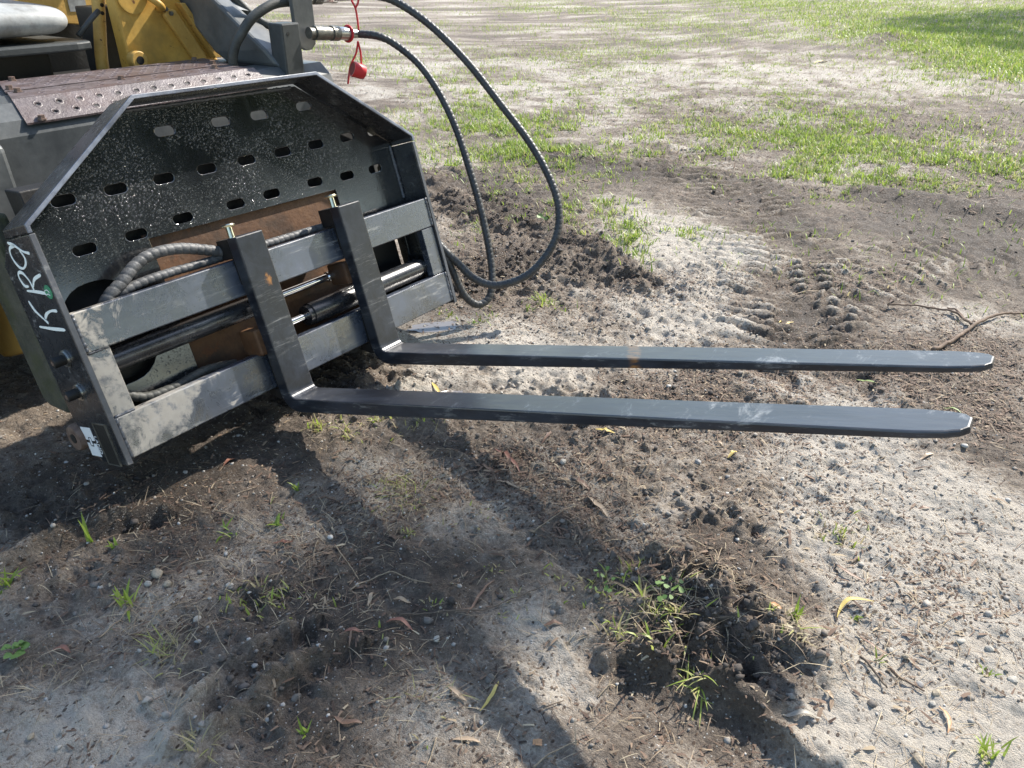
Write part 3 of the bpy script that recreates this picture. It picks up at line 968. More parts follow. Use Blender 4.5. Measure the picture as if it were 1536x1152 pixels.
# rusty eye behind the bottom corner
cyl('coupler_eye', (-.20, 0.03, .055), (-.20, -.028, .055), [(0, .036), (.9, .036), (1, .032)], M_bolt, att, 24)
cyl('eye_hole', (-.20, -.0275, .055), (-.20, -.0295, .055), [(0, .013), (1, .013)], M_dark, att, 16)

# ------------------------------------------------------------------ the two forks
def fork(y0, w, L, slope, yaw, label):
    r = thing('pallet_fork', label, 'fork', group='pallet forks hung on the carriage')
    r.matrix_world = ATT @ Matrix.Translation((0, y0, 0))
    xs, zs, zi, th = 0.0554, 0.4274, -0.0358, 0.041
    # centre-line sections: (outer x, outer z, inner x, inner z)
    sec = [(xs - th, zs, xs, zs), (xs - th, 0.02, xs, 0.02)]
    R, r_ = 0.058, 0.020
    for k in range(7):
        a = math.radians(180 + 90 * k / 6)
        cx, cz = xs - th + R, zi - th + R
        ci, cj = xs + r_, zi + r_
        sec.append((cx + R * math.cos(a), cz + R * math.sin(a), ci + r_ * math.cos(a), cj + r_ * math.sin(a)))
    xe = xs - th + R
    for t in (0.12, 0.3, 0.5, 0.7, 0.85, 0.92, 0.955, 0.98, 0.993, 1.0):
        x = xe + (L + xs - xe) * t
        tk = th - (th - 0.013) * max(0, (t - 0.05) / 0.95)
        zz = zi - (x - xs) * slope
        sec.append((x, zz - tk, x, zz))
    bm = bmesh.new()
    rings = []
    for i, (ox, oz, ix, iz) in enumerate(sec):
        x = ix
        ww = w / 2
        t = (x - (L + xs - 0.085)) / 0.085
        if t > 0 and i > 8:
            ww = (w / 2) * (1 - 0.62 * (1 - math.sqrt(max(0, 1 - min(1, t) ** 2.2))))
        yc = w / 2 + yaw * max(0, x - xs)
        rings.append([bm.verts.new(v) for v in ((ox, yc - ww, oz), (ox, yc + ww, oz), (ix, yc + ww, iz), (ix, yc - ww, iz))])
    for a, b in zip(rings[:-1], rings[1:]):
        for k in range(4):
            bm.faces.new((a[k], a[(k + 1) % 4], b[(k + 1) % 4], b[k]))
    bm.faces.new(rings[0])
    bm.faces.new(rings[-1][::-1])
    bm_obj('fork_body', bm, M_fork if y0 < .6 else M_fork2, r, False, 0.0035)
    # hooks over the bars, behind the shank
    prism('fork_hook', [(0.014, .30), (0.014, .425), (-.045, .425), (-.045, .372), (0.003, .372), (0.003, .30)], 0.004, w - 0.006, 'y', M_dark, r, 0.002)
    prism('fork_hook', [(0.014, -.04), (0.014, .08), (0.004, .08), (0.004, -.006), (-.04, -.006), (-.04, -.028), (0, -.04)], 0.004, w - 0.006, 'y', M_dark, r, 0.002)
    # positioning pin standing out of the top
    cyl('locking_pin', (0.022, 0.012, .418), (0.018, 0.016, .462), [(0, .0095), (.55, .0085), (.84, .0085), (.85, .018), (.93, .019), (1, .017)], M_brass, r, 18)
    return r
fork(0.4433, 0.0883, 1.652, 0.0114, 0.003, 'nearer of the two black forks, its blade crossing the middle of the bare ground')
fork(0.8117, 0.0883, 1.643, 0.0336, -0.0017, 'farther of the two black forks, blade with an orange rust streak across the top')

# ------------------------------------------------------------------ the loader the carriage hangs on
ld = thing('skid_steer_loader', 'worn grey and yellow skid steer loader with rusty tread plates on its deck', 'loader', (-1.2, 0.7, 0))
ld_inv = Matrix.Translation((1.2, -0.7, 0))
def into(o):
    o.matrix_parent_inverse = ld_inv
    return o
def P_(name, pts, a0, a1, axis, mat, bevel=0.004):
    return into(prism(name, pts, a0, a1, axis, mat, ld, bevel))
# deck with a folded front
P_('front_deck', [(-.60, .50), (-.606, .795), (-.622, .832), (-.667, .869), (-1.04, .869), (-1.04, .855), (-.68, .855), (-.64, .82), (-.625, .5)], 0.02, 1.36, 'y', M_grey, 0.006)
P_('hole_shade_sheet', [(-1.02, .8695), (-1.02, .8715), (-.667, .8715), (-.612, .829), (-.614, .826), (-.668, .8695)], .42, .985, 'y', M_dark, 0)  # dark sheet added so the punched holes look shaded inside
# two rusty tread plates with punched holes
def grid_holes(x0, nx_, y0, y1, pitch, rx, ry, rows, stag):
    out = []
    for r_i, x in enumerate(rows):
        y = y0 + (pitch / 2 if r_i % 2 else 0) * stag
        while y < y1:
            out.append(circle(x, y, rx, 8, ry))
            y += pitch
    return out
tpa = into(plate('tread_plate', [(-1.025, .40), (-.805, .315), (-.805, 1.06), (-1.025, 1.12)],
           grid_holes(0, 0, .42, 1.04, .05, .0062, .0085, [-.995, -.962, -.929, -.896, -.863, -.83], 1), .005, lambda a, b, c: (a, b, .880 - c), M_tread, ld))
# bent plate: flat strip then a sloping strip down to the lip
bend = -.672
def bent(a, b, c):
    if a <= bend:
        return (a, b, .878 - c)
    q = a - bend
    return (bend + q * 0.78, b, .878 - q * 0.62 - c)
rows_f, rows_s = [-.765, -.715], [-.645, -.612]
hl = grid_holes(0, 0, 0.34, 1.01, .058, .006, .008, rows_f, 1) + grid_holes(0, 0, .32, 1.03, .058, .006, .008, rows_s, 1)
outb = [(-.800, .318), (bend, .268), (-.586, .258), (-.586, 1.07), (bend, 1.06), (-.800, 1.05)]
# add a seam along the bend so that the sheet folds there
tpb = into(plate('tread_plate', outb, hl + [[(bend - .0006, .272), (bend + .0006, .272), (bend + .0006, 1.056), (bend - .0006, 1.056)]], .005, bent, M_tread, ld))
def rims(par, centres, zf_, r):
    bm = bmesh.new()
    for x, y in centres:
        z, tilt = zf_(x)
        prev = None
        ring = []
        for k in range(8):
            a = 2 * math.pi * k / 8
            row = []
            for rr, dz in ((r * 1.7, -.0004), (r * 1.35, .0008), (r * 1.12, .0012), (r * 1.0, -.0015)):
                dx = rr * math.cos(a)
                row.append(bm.verts.new((x + dx, y + 1.25 * rr * math.sin(a), z - dx * tilt + dz)))
            ring.append(row)
        for k in range(8):
            p, q = ring[k], ring[(k + 1) % 8]
            for m_ in range(3):
                bm.faces.new((p[m_], q[m_], q[m_ + 1], p[m_ + 1]))
    o = bm_obj('punched_rims', bm, M_tread, par, True)
    o['kind'] = 'stuff'
def cen(hs):
    return [(sum(p[0] for p in h) / len(h), sum(p[1] for p in h) / len(h)) for h in hs]
rims(tpa, cen(grid_holes(0, 0, .42, 1.04, .05, .006, .008, [-.995, -.962, -.929, -.896, -.863, -.83], 1)), lambda x: (.880, 0), .0066)
rims(tpb, [(x if x <= bend else bend + (x - bend) * .78, y) for x, y in cen(hl)], lambda x: (.878, 0) if x <= bend else (.878 - (x - bend) * .795, .795), .0066)
for x, y, par, z in ((-1.0, .43, tpa, .880), (-.83, .34, tpa, .880), (-.98, 1.05, tpa, .880), (-.85, 1.03, tpa, .880), (-.775, .335, tpb, .878), (-.77, .64, tpb, .878), (-.76, .97, tpb, .878), (-.607, .30, tpb, .828)):
    b = cyl('bolt', (x, y, z - .001), (x, y, z + .012), [(0, .0125), (.3, .0125), (.31, .0095), (1, .0095)], M_bolt, par, 6, smooth=False)

def B_(name, x0, x1, y0, y1, z0, z1, mat, bevel=0.004):
    return into(box(name, x0, x1, y0, y1, z0, z1, mat, ld, bevel))
# near lift arm and its lower leg, which tilts with the carriage
P_('lift_arm', [(-.50, .42), (-.525, .79), (-.60, .835), (-1.5, 1.0), (-1.5, .8), (-.75, .62), (-.70, .42)], -.09, .155, 'y', M_grey, 0.012)
def attpoly(name, pts, y0, y1, mat, bevel=0.004):
    bm = bmesh.new()
    A = [bm.verts.new(A2W((p[0], y0, p[1]))) for p in pts]
    Bv = [bm.verts.new(A2W((p[0], y1, p[1]))) for p in pts]
    bm.faces.new(A)
    bm.faces.new(Bv[::-1])
    n = len(pts)
    for i in range(n):
        bm.faces.new((A[i], Bv[i], Bv[(i + 1) % n], A[(i + 1) % n]))
    return into(bm_obj(name, bm, mat, ld, False, bevel))
attpoly('coupler_leg', [(-.215, .62), (-.365, .64), (-.365, .150), (-.345, .128), (-.245, .105), (-.215, .14)], .0, .05, M_moss, 0.012)
attpoly('coupler_leg', [(-.215, .62), (-.365, .64), (-.365, .150), (-.345, .128), (-.245, .105), (-.215, .14)], 1.19, 1.24, M_moss, 0.012)
attpoly('coupler_plate', [(-.112, .02), (-.112, .484), (-.125, .49), (-.125, .02)], .295, .965, M_rust, 0.002)
attpoly('coupler_frame', [(-.14, .03), (-.14, .665), (-.21, .68), (-.21, .03)], .33, 1.0, M_dark, 0.004)
attpoly('coupler_frame', [(-.14, .03), (-.14, .655), (-.21, .67), (-.21, .03)], .06, .328, M_dark, 0.004)
attpoly('coupler_frame', [(-.14, .03), (-.14, .655), (-.21, .67), (-.21, .03)], 1.002, 1.19, M_dark, 0.004)
# body behind
B_('chassis', -2.6, -.70, .22, 1.30, .22, .60, M_dark, 0.02)
P_('side_panel', [(-2.6, .25), (-2.6, .80), (-.95, .62), (-.72, .50), (-.72, .17), (-.95, .03 + .05), (-1.1, .22)], .13, .215, 'y', M_yel2, 0.02)
B_('floor_pan', -1.75, -1.04, .22, 1.3, .78, .80, M_dark, 0.003)
B_('inner_wall', -1.86, -1.80, .10, 1.5, .6, 1.6, M_dark, 0.003)
for x in (-1.05, -2.15):
    for y0, y1 in ((-.27, -.02), (1.45, 1.70)):
        w_ = into(cyl('wheel', (x, y0, .36), (x, y1, .36), [(0, .22), (0, .33), (.06, .355), (.5, .365), (.94, .355), (1, .33), (1, .22)], M_tyre, ld, 28))
        cyl('rim', (x, y0 + .03, .36), (x, y1 - .03, .36), [(0, .05), (0, .2), (.1, .215), (.9, .215), (1, .2), (1, .05)], M_yel, w_, 24)
# yellow boom tower with a strap, eye, cover and bolts
tw = P_('boom_tower', [(.885, .70), (.885, .90), (.875, 1.5), (1.05, 1.5), (1.135, 1.06), (1.250, .86), (1.25, .70)], -1.18, -1.12, 'x', M_yel, 0.008)
def sub(o, par):
    return o
prism('strap', [(1.045, 1.022), (1.062, 1.046), (1.095, 1.036), (1.185, .885), (1.188, .865), (1.135, .865)], -1.119, -1.100, 'x', M_yel2, tw, 0.004)
prism('edge_rib', [(1.105, 1.06), (1.128, 1.06), (1.246, .868), (1.215, .868)], -1.119, -1.085, 'x', M_yel2, tw, 0.003)
cyl('pivot_eye', (-1.12, .907, .888), (-1.085, .907, .888), [(0, .030), (.9, .030), (1, .027)], M_yel2, tw, 24)
cyl('eye_hole', (-1.0852, .907, .888), (-1.083, .907, .888), [(0, .014), (1, .014)], M_dark, tw, 16)
cyl('round_cover', (-1.119, .945, 1.085), (-1.114, .945, 1.085), [(0, .055), (.9, .055), (1, .052)], M_yel, tw, 32)
for y, z in ((1.052, 1.043), (1.070, 1.028)):
    cyl('bolt', (-1.119, y, z), (-1.092, y, z), [(0, .012), (.4, .012), (.41, .008), (1, .008)], M_oldst, tw, 6, smooth=False)
tube('grab_handle', spline([(-1.12, 1.0, 1.09), (-1.09, 1.005, 1.075), (-1.08, 1.02, 1.06), (-1.09, 1.035, 1.048), (-1.12, 1.04, 1.044)], 8), .012, M_yel, tw, 12)
into(tube('guard_post', spline([(-1.22, .838, .70), (-1.22, .842, .87), (-1.22, .882, 1.08), (-1.22, .93, 1.4)], 6), .021, M_yel2, ld, 16))
for z, y in ((1.06, .879), (1.035, .874)):
    o = cyl('post_hole', (-1.2005, y, z), (-1.197, y, z), [(0, .0065), (1, .0065)], M_dark, bpy.data.objects['guard_post'], 12)
B_('control_box', -1.42, -1.30, .90, 1.02, .74, 1.05, M_greyd, 0.005)
P_('rear_panel', [(.70, 1.02), (.70, 1.6), (1.45, 1.6), (1.45, .98), (1.1, .96)], -1.72, -1.70, 'x', M_yel2, 0.004)
B_('silver_label', -1.699, -1.697, 1.03, 1.10, 1.015, 1.07, M_foil, 0.0)
# seat: cushion, tray and lever
def cushion(name, x0, x1, y0, y1, z0, z1, mat, par, r=.05):
    bm = bmesh.new()
    box_bm(bm, x0, x1, y0, y1, z0, z1)
    bmesh.ops.subdivide_edges(bm, edges=bm.edges[:], cuts=3, use_grid_fill=True)
    o = bm_obj(name, bm, mat, par, True)
    b = o.modifiers.new('soft', 'SUBSURF')
    b.levels = b.render_levels = 2
    hs = min(x1 - x0, y1 - y0, z1 - z0)
    for v in o.data.vertices:
        cx, cy, cz = (x0 + x1) / 2, (y0 + y1) / 2, (z0 + z1) / 2
        u = Vector(((v.co.x - cx) / (x1 - x0) * 2, (v.co.y - cy) / (y1 - y0) * 2, (v.co.z - cz) / (z1 - z0) * 2))
        k = max(abs(u.x), abs(u.y)) ** 4
        e = max(0, abs(u.z) - .4) / .6
        v.co.x = cx + (v.co.x - cx) * (1 - .12 * e)
        v.co.y = cy + (v.co.y - cy) * (1 - .12 * e)
        v.co.z = cz + (v.co.z - cz) * (1 - .25 * k) + .012 * (1 - k)
    return into(o)
cushion('seat_cushion', -1.62, -1.11, .16, .735, .966, 1.085, M_seat, ld)
cushion('seat_back', -1.75, -1.6, .16, .70, 1.02, 1.6, M_seat, ld)
P_('seat_tray', [(-1.64, .10), (-1.10, .10), (-1.085, .70), (-1.10, .755), (-1.15, .77), (-1.64, .77)], .935, .962, 'z', M_greyd, 0.006)
into(tube('lever', np.array([(-1.15, .745, .975), (-1.15, .805, 1.025), (-1.16, .84, 1.045)]), .009, M_greyd, ld, 10))
B_('seat_box', -1.6, -1.2, .18, .66, .80, .935, M_dark, 0.01)
# far lift arm: slanting box beam with a lit top
def beam(name, secs, mat):
    bm = bmesh.new()
    R_ = [[bm.verts.new(v) for v in s] for s in secs]
    for a, b in zip(R_[:-1], R_[1:]):
        for k in range(len(a)):
            bm.faces.new((a[k], a[(k + 1) % len(a)], b[(k + 1) % len(a)], b[k]))
    bm.faces.new(R_[0])
    bm.faces.new(R_[-1][::-1])
    return into(bm_obj(name, bm, mat, ld, False, 0.012))
beam('far_lift_arm', [[(-.655, 1.16, .868), (-.655, 1.275, .868), (-.95, 1.275, .868), (-.95, 1.16, .868)],
                      [(-.715, 1.15, .925), (-.75, 1.275, .925), (-1.02, 1.275, .90), (-1.0, 1.15, .90)],
                      [(-.95, 1.15, 1.075), (-.99, 1.275, 1.075), (-1.24, 1.275, 1.075), (-1.20, 1.15, 1.075)],
                      [(-1.4, 1.15, 1.36), (-1.44, 1.275, 1.36), (-1.75, 1.275, 1.36), (-1.70, 1.15, 1.36)]], M_grey)
st = mesh_obj('torn_label', [(-.872, 1.185, 1.031), (-.922, 1.185, 1.060), (-.937, 1.235, 1.062), (-.915, 1.25, 1.048), (-.882, 1.245, 1.022)], [(0, 1, 2, 3, 4)], M_foil, ld)
st.location = (.012, 0, .012)
into(st)
# coupler post: square tube, bracket with round end
pst = B_('coupler_post', -.70, -.63, 1.165, 1.245, .80, 1.008, M_greyd, 0.006)
cyl('post_hole', (-.629, 1.19, .975), (-.631, 1.19, .975), [(0, .006), (1, .006)], M_dark, pst, 12)
P_('hose_bracket', [(1.255, 1.12), (1.35, 1.12), (1.352, .965), (1.345, .93), (1.325, .912), (1.295, .912), (1.262, .93)], -.685, -.668, 'x', M_grey, 0.003)
# loader side hoses
into(tube('loader_hose', spline([(-.80, 1.085, .80), (-.785, 1.065, .885), (-.775, 1.075, .935), (-.76, 1.098, .975), (-.75, 1.14, 1.018), (-.74, 1.19, 1.047), (-.735, 1.246, 1.064), (-.72, 1.31, 1.068)], 10), .0165, M_rub2, ld, 16))
into(tube('loader_hose', spline([(-.95, 1.10, 1.2), (-.90, 1.20, 1.08), (-.88, 1.235, 1.035), (-.86, 1.275, .998), (-.82, 1.305, .975), (-.75, 1.30, .968), (-.68, 1.30, .968)], 10), .014, M_rub2, ld, 16))
into(prism('deck_opening', [(-.99, 1.11), (-.985, 1.20), (-.80, 1.165), (-.79, 1.11)], .870, .8712, 'z', M_dark, ld, 0.0))

# ------------------------------------------------------------------ the two long hoses to the carriage and the red cap
def along(pp):
    out = []
    for x, y, d in pp:
        r = RIGHT * ((x - 768) / FPX) + DOWN * ((y - 576) / FPX) + FWD
        out.append(CW + r / np.linalg.norm(r) * d)
    return out
def fitting(par, p0, p1, big=True):
    k = 1.0 if big else .9
    cyl('coupling', p0, p1, [(0, .019 * k), (.10, .019 * k), (.101, .024 * k), (.36, .024 * k), (.361, .0215 * k), (.44, .0215 * k), (.441, .0255 * k), (.58, .0255 * k), (.581, .020 * k)], M_oldst, par, 24)
    p0, p1 = np.asarray(p0), np.asarray(p1)
    cyl('hex_sleeve', p0 + (p1 - p0) * .58, p1, [(0, .0225 * k), (.45, .0225 * k), (.451, .0235 * k), (.62, .0235 * k), (.621, .0165 * k), (1, .0155 * k)], M_steel, par, 16)

h1 = thing('hydraulic_hose', 'lower ribbed black hose, looping from the coupling with the red cap down behind the carriage', 'hose', group='ribbed hoses looping to the carriage')
c0, c1 = np.array([-.63, 1.283, .972]), np.array([-.628, 1.515, .953])
hose('hose_line', [c1] + along([(566, 54, 3.19), (592, 66, 3.19), (628, 96, 3.16), (658, 138, 3.12), (683, 190, 3.08), (703, 250, 3.04), (720, 310, 3.01), (732, 365, 2.99), (738, 412, 2.97), (734, 445, 2.95), (717, 457, 2.93), (696, 442, 2.90), (676, 400, 2.88), (660, 370, 2.87), (640, 340, 2.90)]), .0135, M_rubber, h1, .10, .019)
fitting(h1, c0, c1)
h2 = thing('hydraulic_hose', 'upper ribbed black hose, the wider of the two loops, leaving the frame at the top', 'hose', group='ribbed hoses looping to the carriage')
d0, d1 = np.array([-.72, 1.28, 1.082]), np.array([-.66, 1.50, 1.078])
hose('hose_line', [d1] + along([(565, -6, 3.19), (600, 6, 3.18), (648, 40, 3.14), (700, 92, 3.10), (750, 155, 3.06), (792, 210, 3.02), (820, 258, 2.98), (837, 305, 2.95), (836, 348, 2.92), (818, 385, 2.90), (787, 415, 2.88), (745, 428, 2.87), (712, 418, 2.87), (688, 396, 2.87), (664, 372, 2.87), (645, 350, 2.90)]), .0138, M_rubber, h2, .10, .019)
fitting(h2, d0, d1)
cap = thing('dust_cap', 'red rubber dust cap dangling on a red strap from the hose coupling', 'cap')
cpx = along([(528, 103, 3.165), (546, 109, 3.185)])
cv = cyl('cap_body', cpx[0], cpx[1], [(.25, .006), (.0, .0235), (0, .027), (.1, .0275), (.85, .026), (1, .023), (1, .01)], M_red, cap, 24)
cyl('cap_mouth', cpx[0] + (cpx[1] - cpx[0]) * .06, cpx[0] + (cpx[1] - cpx[0]) * .02, [(0, .0225), (1, .0225)], m_plain('dark_red_inside', (0.2, 0.01, 0.012), .6), cv, 20)
rg = along([(533, 54, 3.16)])[0]
ax = (c1 - c0) / np.linalg.norm(c1 - c0)
N_ = np.cross(ax, [0, 0, 1]); N_ /= np.linalg.norm(N_); B_2 = np.cross(ax, N_)
cc = c0 + (c1 - c0) * .80
tube('strap_ring', np.array([cc + .0265 * (math.cos(a) * N_ + math.sin(a) * B_2) for a in np.linspace(0, 2 * math.pi, 25)]), .0045, M_red, cap, 8)
dd_ = np.linalg.norm(cc - CW)
for pp in ([(537, 62), (541, 80), (542, 98)], [(537, 62), (534, 80), (526, 98), (523, 116), (522, 126)], [(538, 46), (536, 28), (533, 12), (528, 2), (524, -8)], [(533, 12), (537, 4), (538, -8)]):
    tube('strap', spline(along([(x, y, dd_ - .01 + .01 * (y > 70)) for x, y in pp]), 8), .0036, M_red, cap, 8)

# ------------------------------------------------------------------ grass, litter, stones
def strips(base, head, length, width, rise, curl, nseg=3, flat=False):
    """ribbon blades: base (n,3), heading angle, length, width, rise = start slope, curl = change of slope"""
    n = len(base)
    t = np.linspace(0, 1, nseg + 1)
    ang = rise[:, None] - curl[:, None] * t[None]
    ds = length[:, None] / nseg
    dx = np.concatenate([np.zeros((n, 1)), np.cumsum(np.cos((ang[:, 1:] + ang[:, :-1]) / 2) * ds, 1)], 1)
    dz = np.concatenate([np.zeros((n, 1)), np.cumsum(np.sin((ang[:, 1:] + ang[:, :-1]) / 2) * ds, 1)], 1)
    ch, sh = np.cos(head)[:, None], np.sin(head)[:, None]
    cx = base[:, 0:1] + dx * ch
    cy = base[:, 1:2] + dx * sh
    cz = base[:, 2:3] + dz
    wv = width[:, None] * (np.array([0.75, 1.0, 0.7, 0.0][: nseg + 1]) if nseg == 3 else np.linspace(1, .5, nseg + 1))[None]
    px, py = -sh * wv / 2, ch * wv / 2
    Lf = np.stack([cx + px, cy + py, cz], -1)
    Rt = np.stack([cx - px, cy - py, cz], -1)
    if nseg == 3:
        V = np.concatenate([Lf[:, :3], Rt[:, :3], Lf[:, 3:4]], 1)      # 7 verts
        k = 7
        q = np.array([0, 3, 4, 1, 1, 4, 5, 2, 2, 5, 6])
        starts = np.array([0, 4, 8])
        nl = 11
    else:
        V = np.concatenate([Lf, Rt], 1)
        k = 2 * (nseg + 1)
        q = np.concatenate([[i, nseg + 1 + i, nseg + 2 + i, i + 1] for i in range(nseg)])
        starts = np.arange(nseg) * 4
        nl = 4 * nseg
    loops = (np.arange(n)[:, None] * k + q[None]).ravel()
    st_ = (np.arange(n)[:, None] * nl + starts[None]).ravel()
    return V.reshape(-1, 3), loops, st_, k

def m_blade(name, stops, trans=0.45, rough=0.45):
    N = NT(name)
    col = N.ramp(N.attr('tone'), stops)
    N.set(N.b.inputs['Base Color'], col)
    N.b.inputs['Roughness'].default_value = rough
    tr = N.n('BsdfTranslucent')
    N.set(tr.inputs['Color'], N.mix(1.0, col, col))
    mx = N.n('MixShader')
    mx.inputs[0].default_value = trans
    N.t.links.new(N.b.outputs[0], mx.inputs[1])
    N.t.links.new(tr.outputs[0], mx.inputs[2])
    out = [n for n in N.t.nodes if n.type == 'OUTPUT_MATERIAL'][0]
    N.t.links.new(mx.outputs[0], out.inputs[0])
    return N.m
M_grass = m_blade('grass_blades', [(0, (0.08, 0.14, 0.02)), (.4, (0.21, 0.31, 0.042)), (.75, (0.36, 0.45, 0.08)), (.9, (0.42, 0.42, 0.15)), (1, (0.42, 0.36, 0.2))])
M_straw = m_blade('dry_litter', [(0, (0.03, 0.02, 0.015)), (.3, (0.09, 0.055, 0.038)), (.55, (0.19, 0.125, 0.085)), (.8, (0.33, 0.26, 0.17)), (1, (0.45, 0.38, 0.26))], .1, .8)

PATCH = [  # photo place, spread in pixels, blades, height
    (705, 12, 60, 12, 700, .07), (830, 12, 60, 14, 300, .06), (640, 20, 40, 12, 200, .05), (905, 28, 60, 10, 200, .05), (780, 60, 200, 25, 500, .05),
    (700, 140, 60, 20, 900, .085), (650, 185, 55, 22, 800, .07), (760, 175, 50, 22, 1200, .09), (800, 205, 70, 20, 1600, .10), (850, 225, 70, 16, 1500, .09), (770, 225, 50, 14, 800, .08), (910, 238, 40, 10, 400, .07), (700, 215, 60, 20, 500, .06),
    (1120, 208, 60, 14, 900, .08), (1075, 200, 40, 12, 400, .07), (1215, 195, 60, 16, 1500, .09), (1260, 215, 80, 22, 1700, .09), (1290, 245, 90, 18, 1500, .08), (1190, 240, 60, 18, 700, .07), (1330, 262, 70, 14, 700, .08), (1430, 258, 70, 16, 1300, .09), (1490, 255, 40, 14, 500, .08), (1390, 275, 50, 8, 350, .06),
    (930, 100, 50, 14, 500, .06), (880, 105, 30, 10, 250, .05), (1000, 60, 60, 20, 350, .05), (990, 145, 60, 12, 450, .06), (870, 140, 30, 10, 250, .05), (960, 178, 20, 8, 250, .07), (1110, 100, 40, 12, 350, .06), (1030, 25, 60, 10, 350, .05), (1130, 130, 60, 20, 500, .05), (1200, 140, 60, 10, 250, .05), (1330, 125, 60, 14, 350, .05), (1180, 150, 20, 10, 200, .06), (1450, 130, 60, 12, 300, .05),
    (1200, 10, 120, 8, 1500, .09), (1180, 30, 90, 12, 900, .08), (1350, 20, 120, 14, 2200, .09), (1230, 48, 60, 8, 700, .07), (1290, 40, 80, 10, 900, .07), (1420, 45, 90, 22, 4000, .10), (1490, 60, 70, 26, 4500, .10), (1450, 82, 80, 14, 2600, .10), (1400, 60, 40, 12, 900, .08), (1520, 95, 40, 12, 900, .09), (1400, 85, 50, 12, 700, .07), (1100, 5, 90, 6, 500, .06), (960, 5, 80, 6, 400, .06), (1480, 15, 80, 14, 2600, .09),
    (850, 317, 12, 6, 60, .05), (930, 352, 26, 10, 160, .06), (918, 312, 14, 6, 80, .06), (1040, 352, 10, 6, 60, .05), (745, 290, 16, 10, 60, .05), (860, 300, 30, 12, 120, .05), (820, 458, 14, 5, 50, .04), (900, 265, 40, 12, 150, .06), (945, 375, 12, 14, 60, .06), (640, 470, 20, 5, 30, .03), (730, 470, 10, 8, 20, .03), (1060, 262, 30, 10, 80, .05), (800, 330, 25, 14, 50, .04), (700, 350, 14, 10, 40, .04), (1240, 295, 30, 8, 100, .05), (1180, 265, 30, 8, 120, .05),
    (500, 640, 60, 12, 60, .04), (560, 640, 40, 10, 40, .03), (440, 630, 30, 10, 30, .04), (980, 935, 34, 14, 170, .05), (950, 950, 30, 12, 120, .045), (1010, 955, 24, 14, 110, .05), (910, 880, 30, 12, 50, .03), (830, 910, 30, 14, 40, .03), (1170, 935, 14, 6, 40, .04), (255, 985, 14, 10, 70, .03), (560, 985, 24, 16, 25, .025), (420, 895, 30, 10, 40, .035), (1260, 800, 20, 14, 30, .03), (1150, 1000, 30, 12, 30, .03), (640, 1100, 60, 20, 24, .025), (100, 970, 40, 14, 20, .02), (700, 880, 60, 30, 20, .02), (590, 760, 60, 24, 30, .025), (1475, 1135, 16, 8, 30, .03)]
def GV(x, y):
    x, y = np.asarray(x, float), np.asarray(y, float)
    r = RIGHT * ((x - 768) / FPX)[:, None] + DOWN * ((y - 576) / FPX)[:, None] + FWD
    return (CW + r * (-CW[2] / r[:, 2])[:, None])[:, :2]
pos, hh = [], []
for px, py, sx, sy, n, h in PATCH:
    # a fifth of the blades stand singly, the rest in tufts
    n = int(n * (2.3 if h > .055 else 2.0) * (.1 if py > 900 else 1))
    h = h * (.58 if py < 300 else .75)
    sx, sy = sx * 1.25, sy * 1.25
    nt_ = max(3, n // 11)
    tx, ty = rng.normal(px, sx * .85, nt_), rng.normal(py, sy * .95, nt_)
    j_ = rng.integers(0, nt_, n)
    single = np.arange(n) % 5 == 0
    x = np.where(single, rng.normal(px, sx * 1.1, n), tx[j_])
    y = np.maximum(np.where(single, rng.normal(py, sy * 1.1, n), ty[j_]), -22)
    g = GV(x, y)
    if h > .04 and py < 300:
        kp = vnoise(g[:, 0] * 3.1, g[:, 1] * 2.3, 61) + .6 * vnoise(g[:, 0] * 9, g[:, 1] * 8, 62) > -.30 + .42 * rng.random(n)
        g, single = g[kp], single[kp]
    g = g + rng.normal(0, .014 + .012 * (h > .06), g.shape) * (~single)[:, None]
    pos.append(g)
    hh.append(np.full(len(g), h))
# thin scatter over the far ground
q = np.c_[rng.uniform(-7, 4, 42000), rng.uniform(2.4, 18, 42000)]
q = q[vnoise(q[:, 0] * 1.1, q[:, 1] * 1.1, 77) + .5 * vnoise(q[:, 0] * 4, q[:, 1] * 4, 78) > .06]
pos.append(q)
hh.append(np.full(len(q), .042))
# beyond the photograph's edge and right up to the wood: longer, sparser lawn
q = np.c_[rng.uniform(-14, 16, 9000), rng.uniform(14, 34, 9000)]
q = q[(q[:, 0] > -4) | (rng.random(9000) < .3)]
pos.append(q)
hh.append(np.full(len(q), .12))
# the lawn at the far right and the thin turf along the far edge
x, y = rng.uniform(1100, 1600, 60000), rng.uniform(-20, 130, 60000)
edge = 20 + np.maximum(0, x - 1130) * .27 + 16 * vnoise(x * .03, y * .08, 5)
kp = (y < edge) & ((y < edge - 14) | (rng.random(60000) < .35))
q = GV(x[kp], y[kp])
pos.append(q + rng.normal(0, .05, q.shape))
hh.append(np.full(len(q), .085))
q = np.c_[rng.uniform(-17, 2, 90000), rng.uniform(6.0, 27, 90000)]
m_ = vnoise(q[:, 0] * .5, q[:, 1] * .35, 91) + .6 * vnoise(q[:, 0] * 1.7, q[:, 1] * 1.3, 92) + .5 * vnoise(q[:, 0] * 6, q[:, 1] * 5, 93)
q = q[m_ > .13 - .014 * (q[:, 1] - 8)]
pos.append(q)
hh.append(np.full(len(q), .06))
pos, hh = np.concatenate(pos), np.concatenate(hh)
ok = ~((pos[:, 0] < .06) & (pos[:, 0] > -1.9) & (pos[:, 1] > -.1) & (pos[:, 1] < 1.35))
pos, hh = pos[ok], hh[ok]
n = len(pos)
nearb = np.hypot(pos[:, 0] - 1.65, pos[:, 1] + .75) < 2.6
base = np.c_[pos, height(pos[:, 0], pos[:, 1]) - .004]
ln = hh * rng.uniform(.55, 1.5, n)
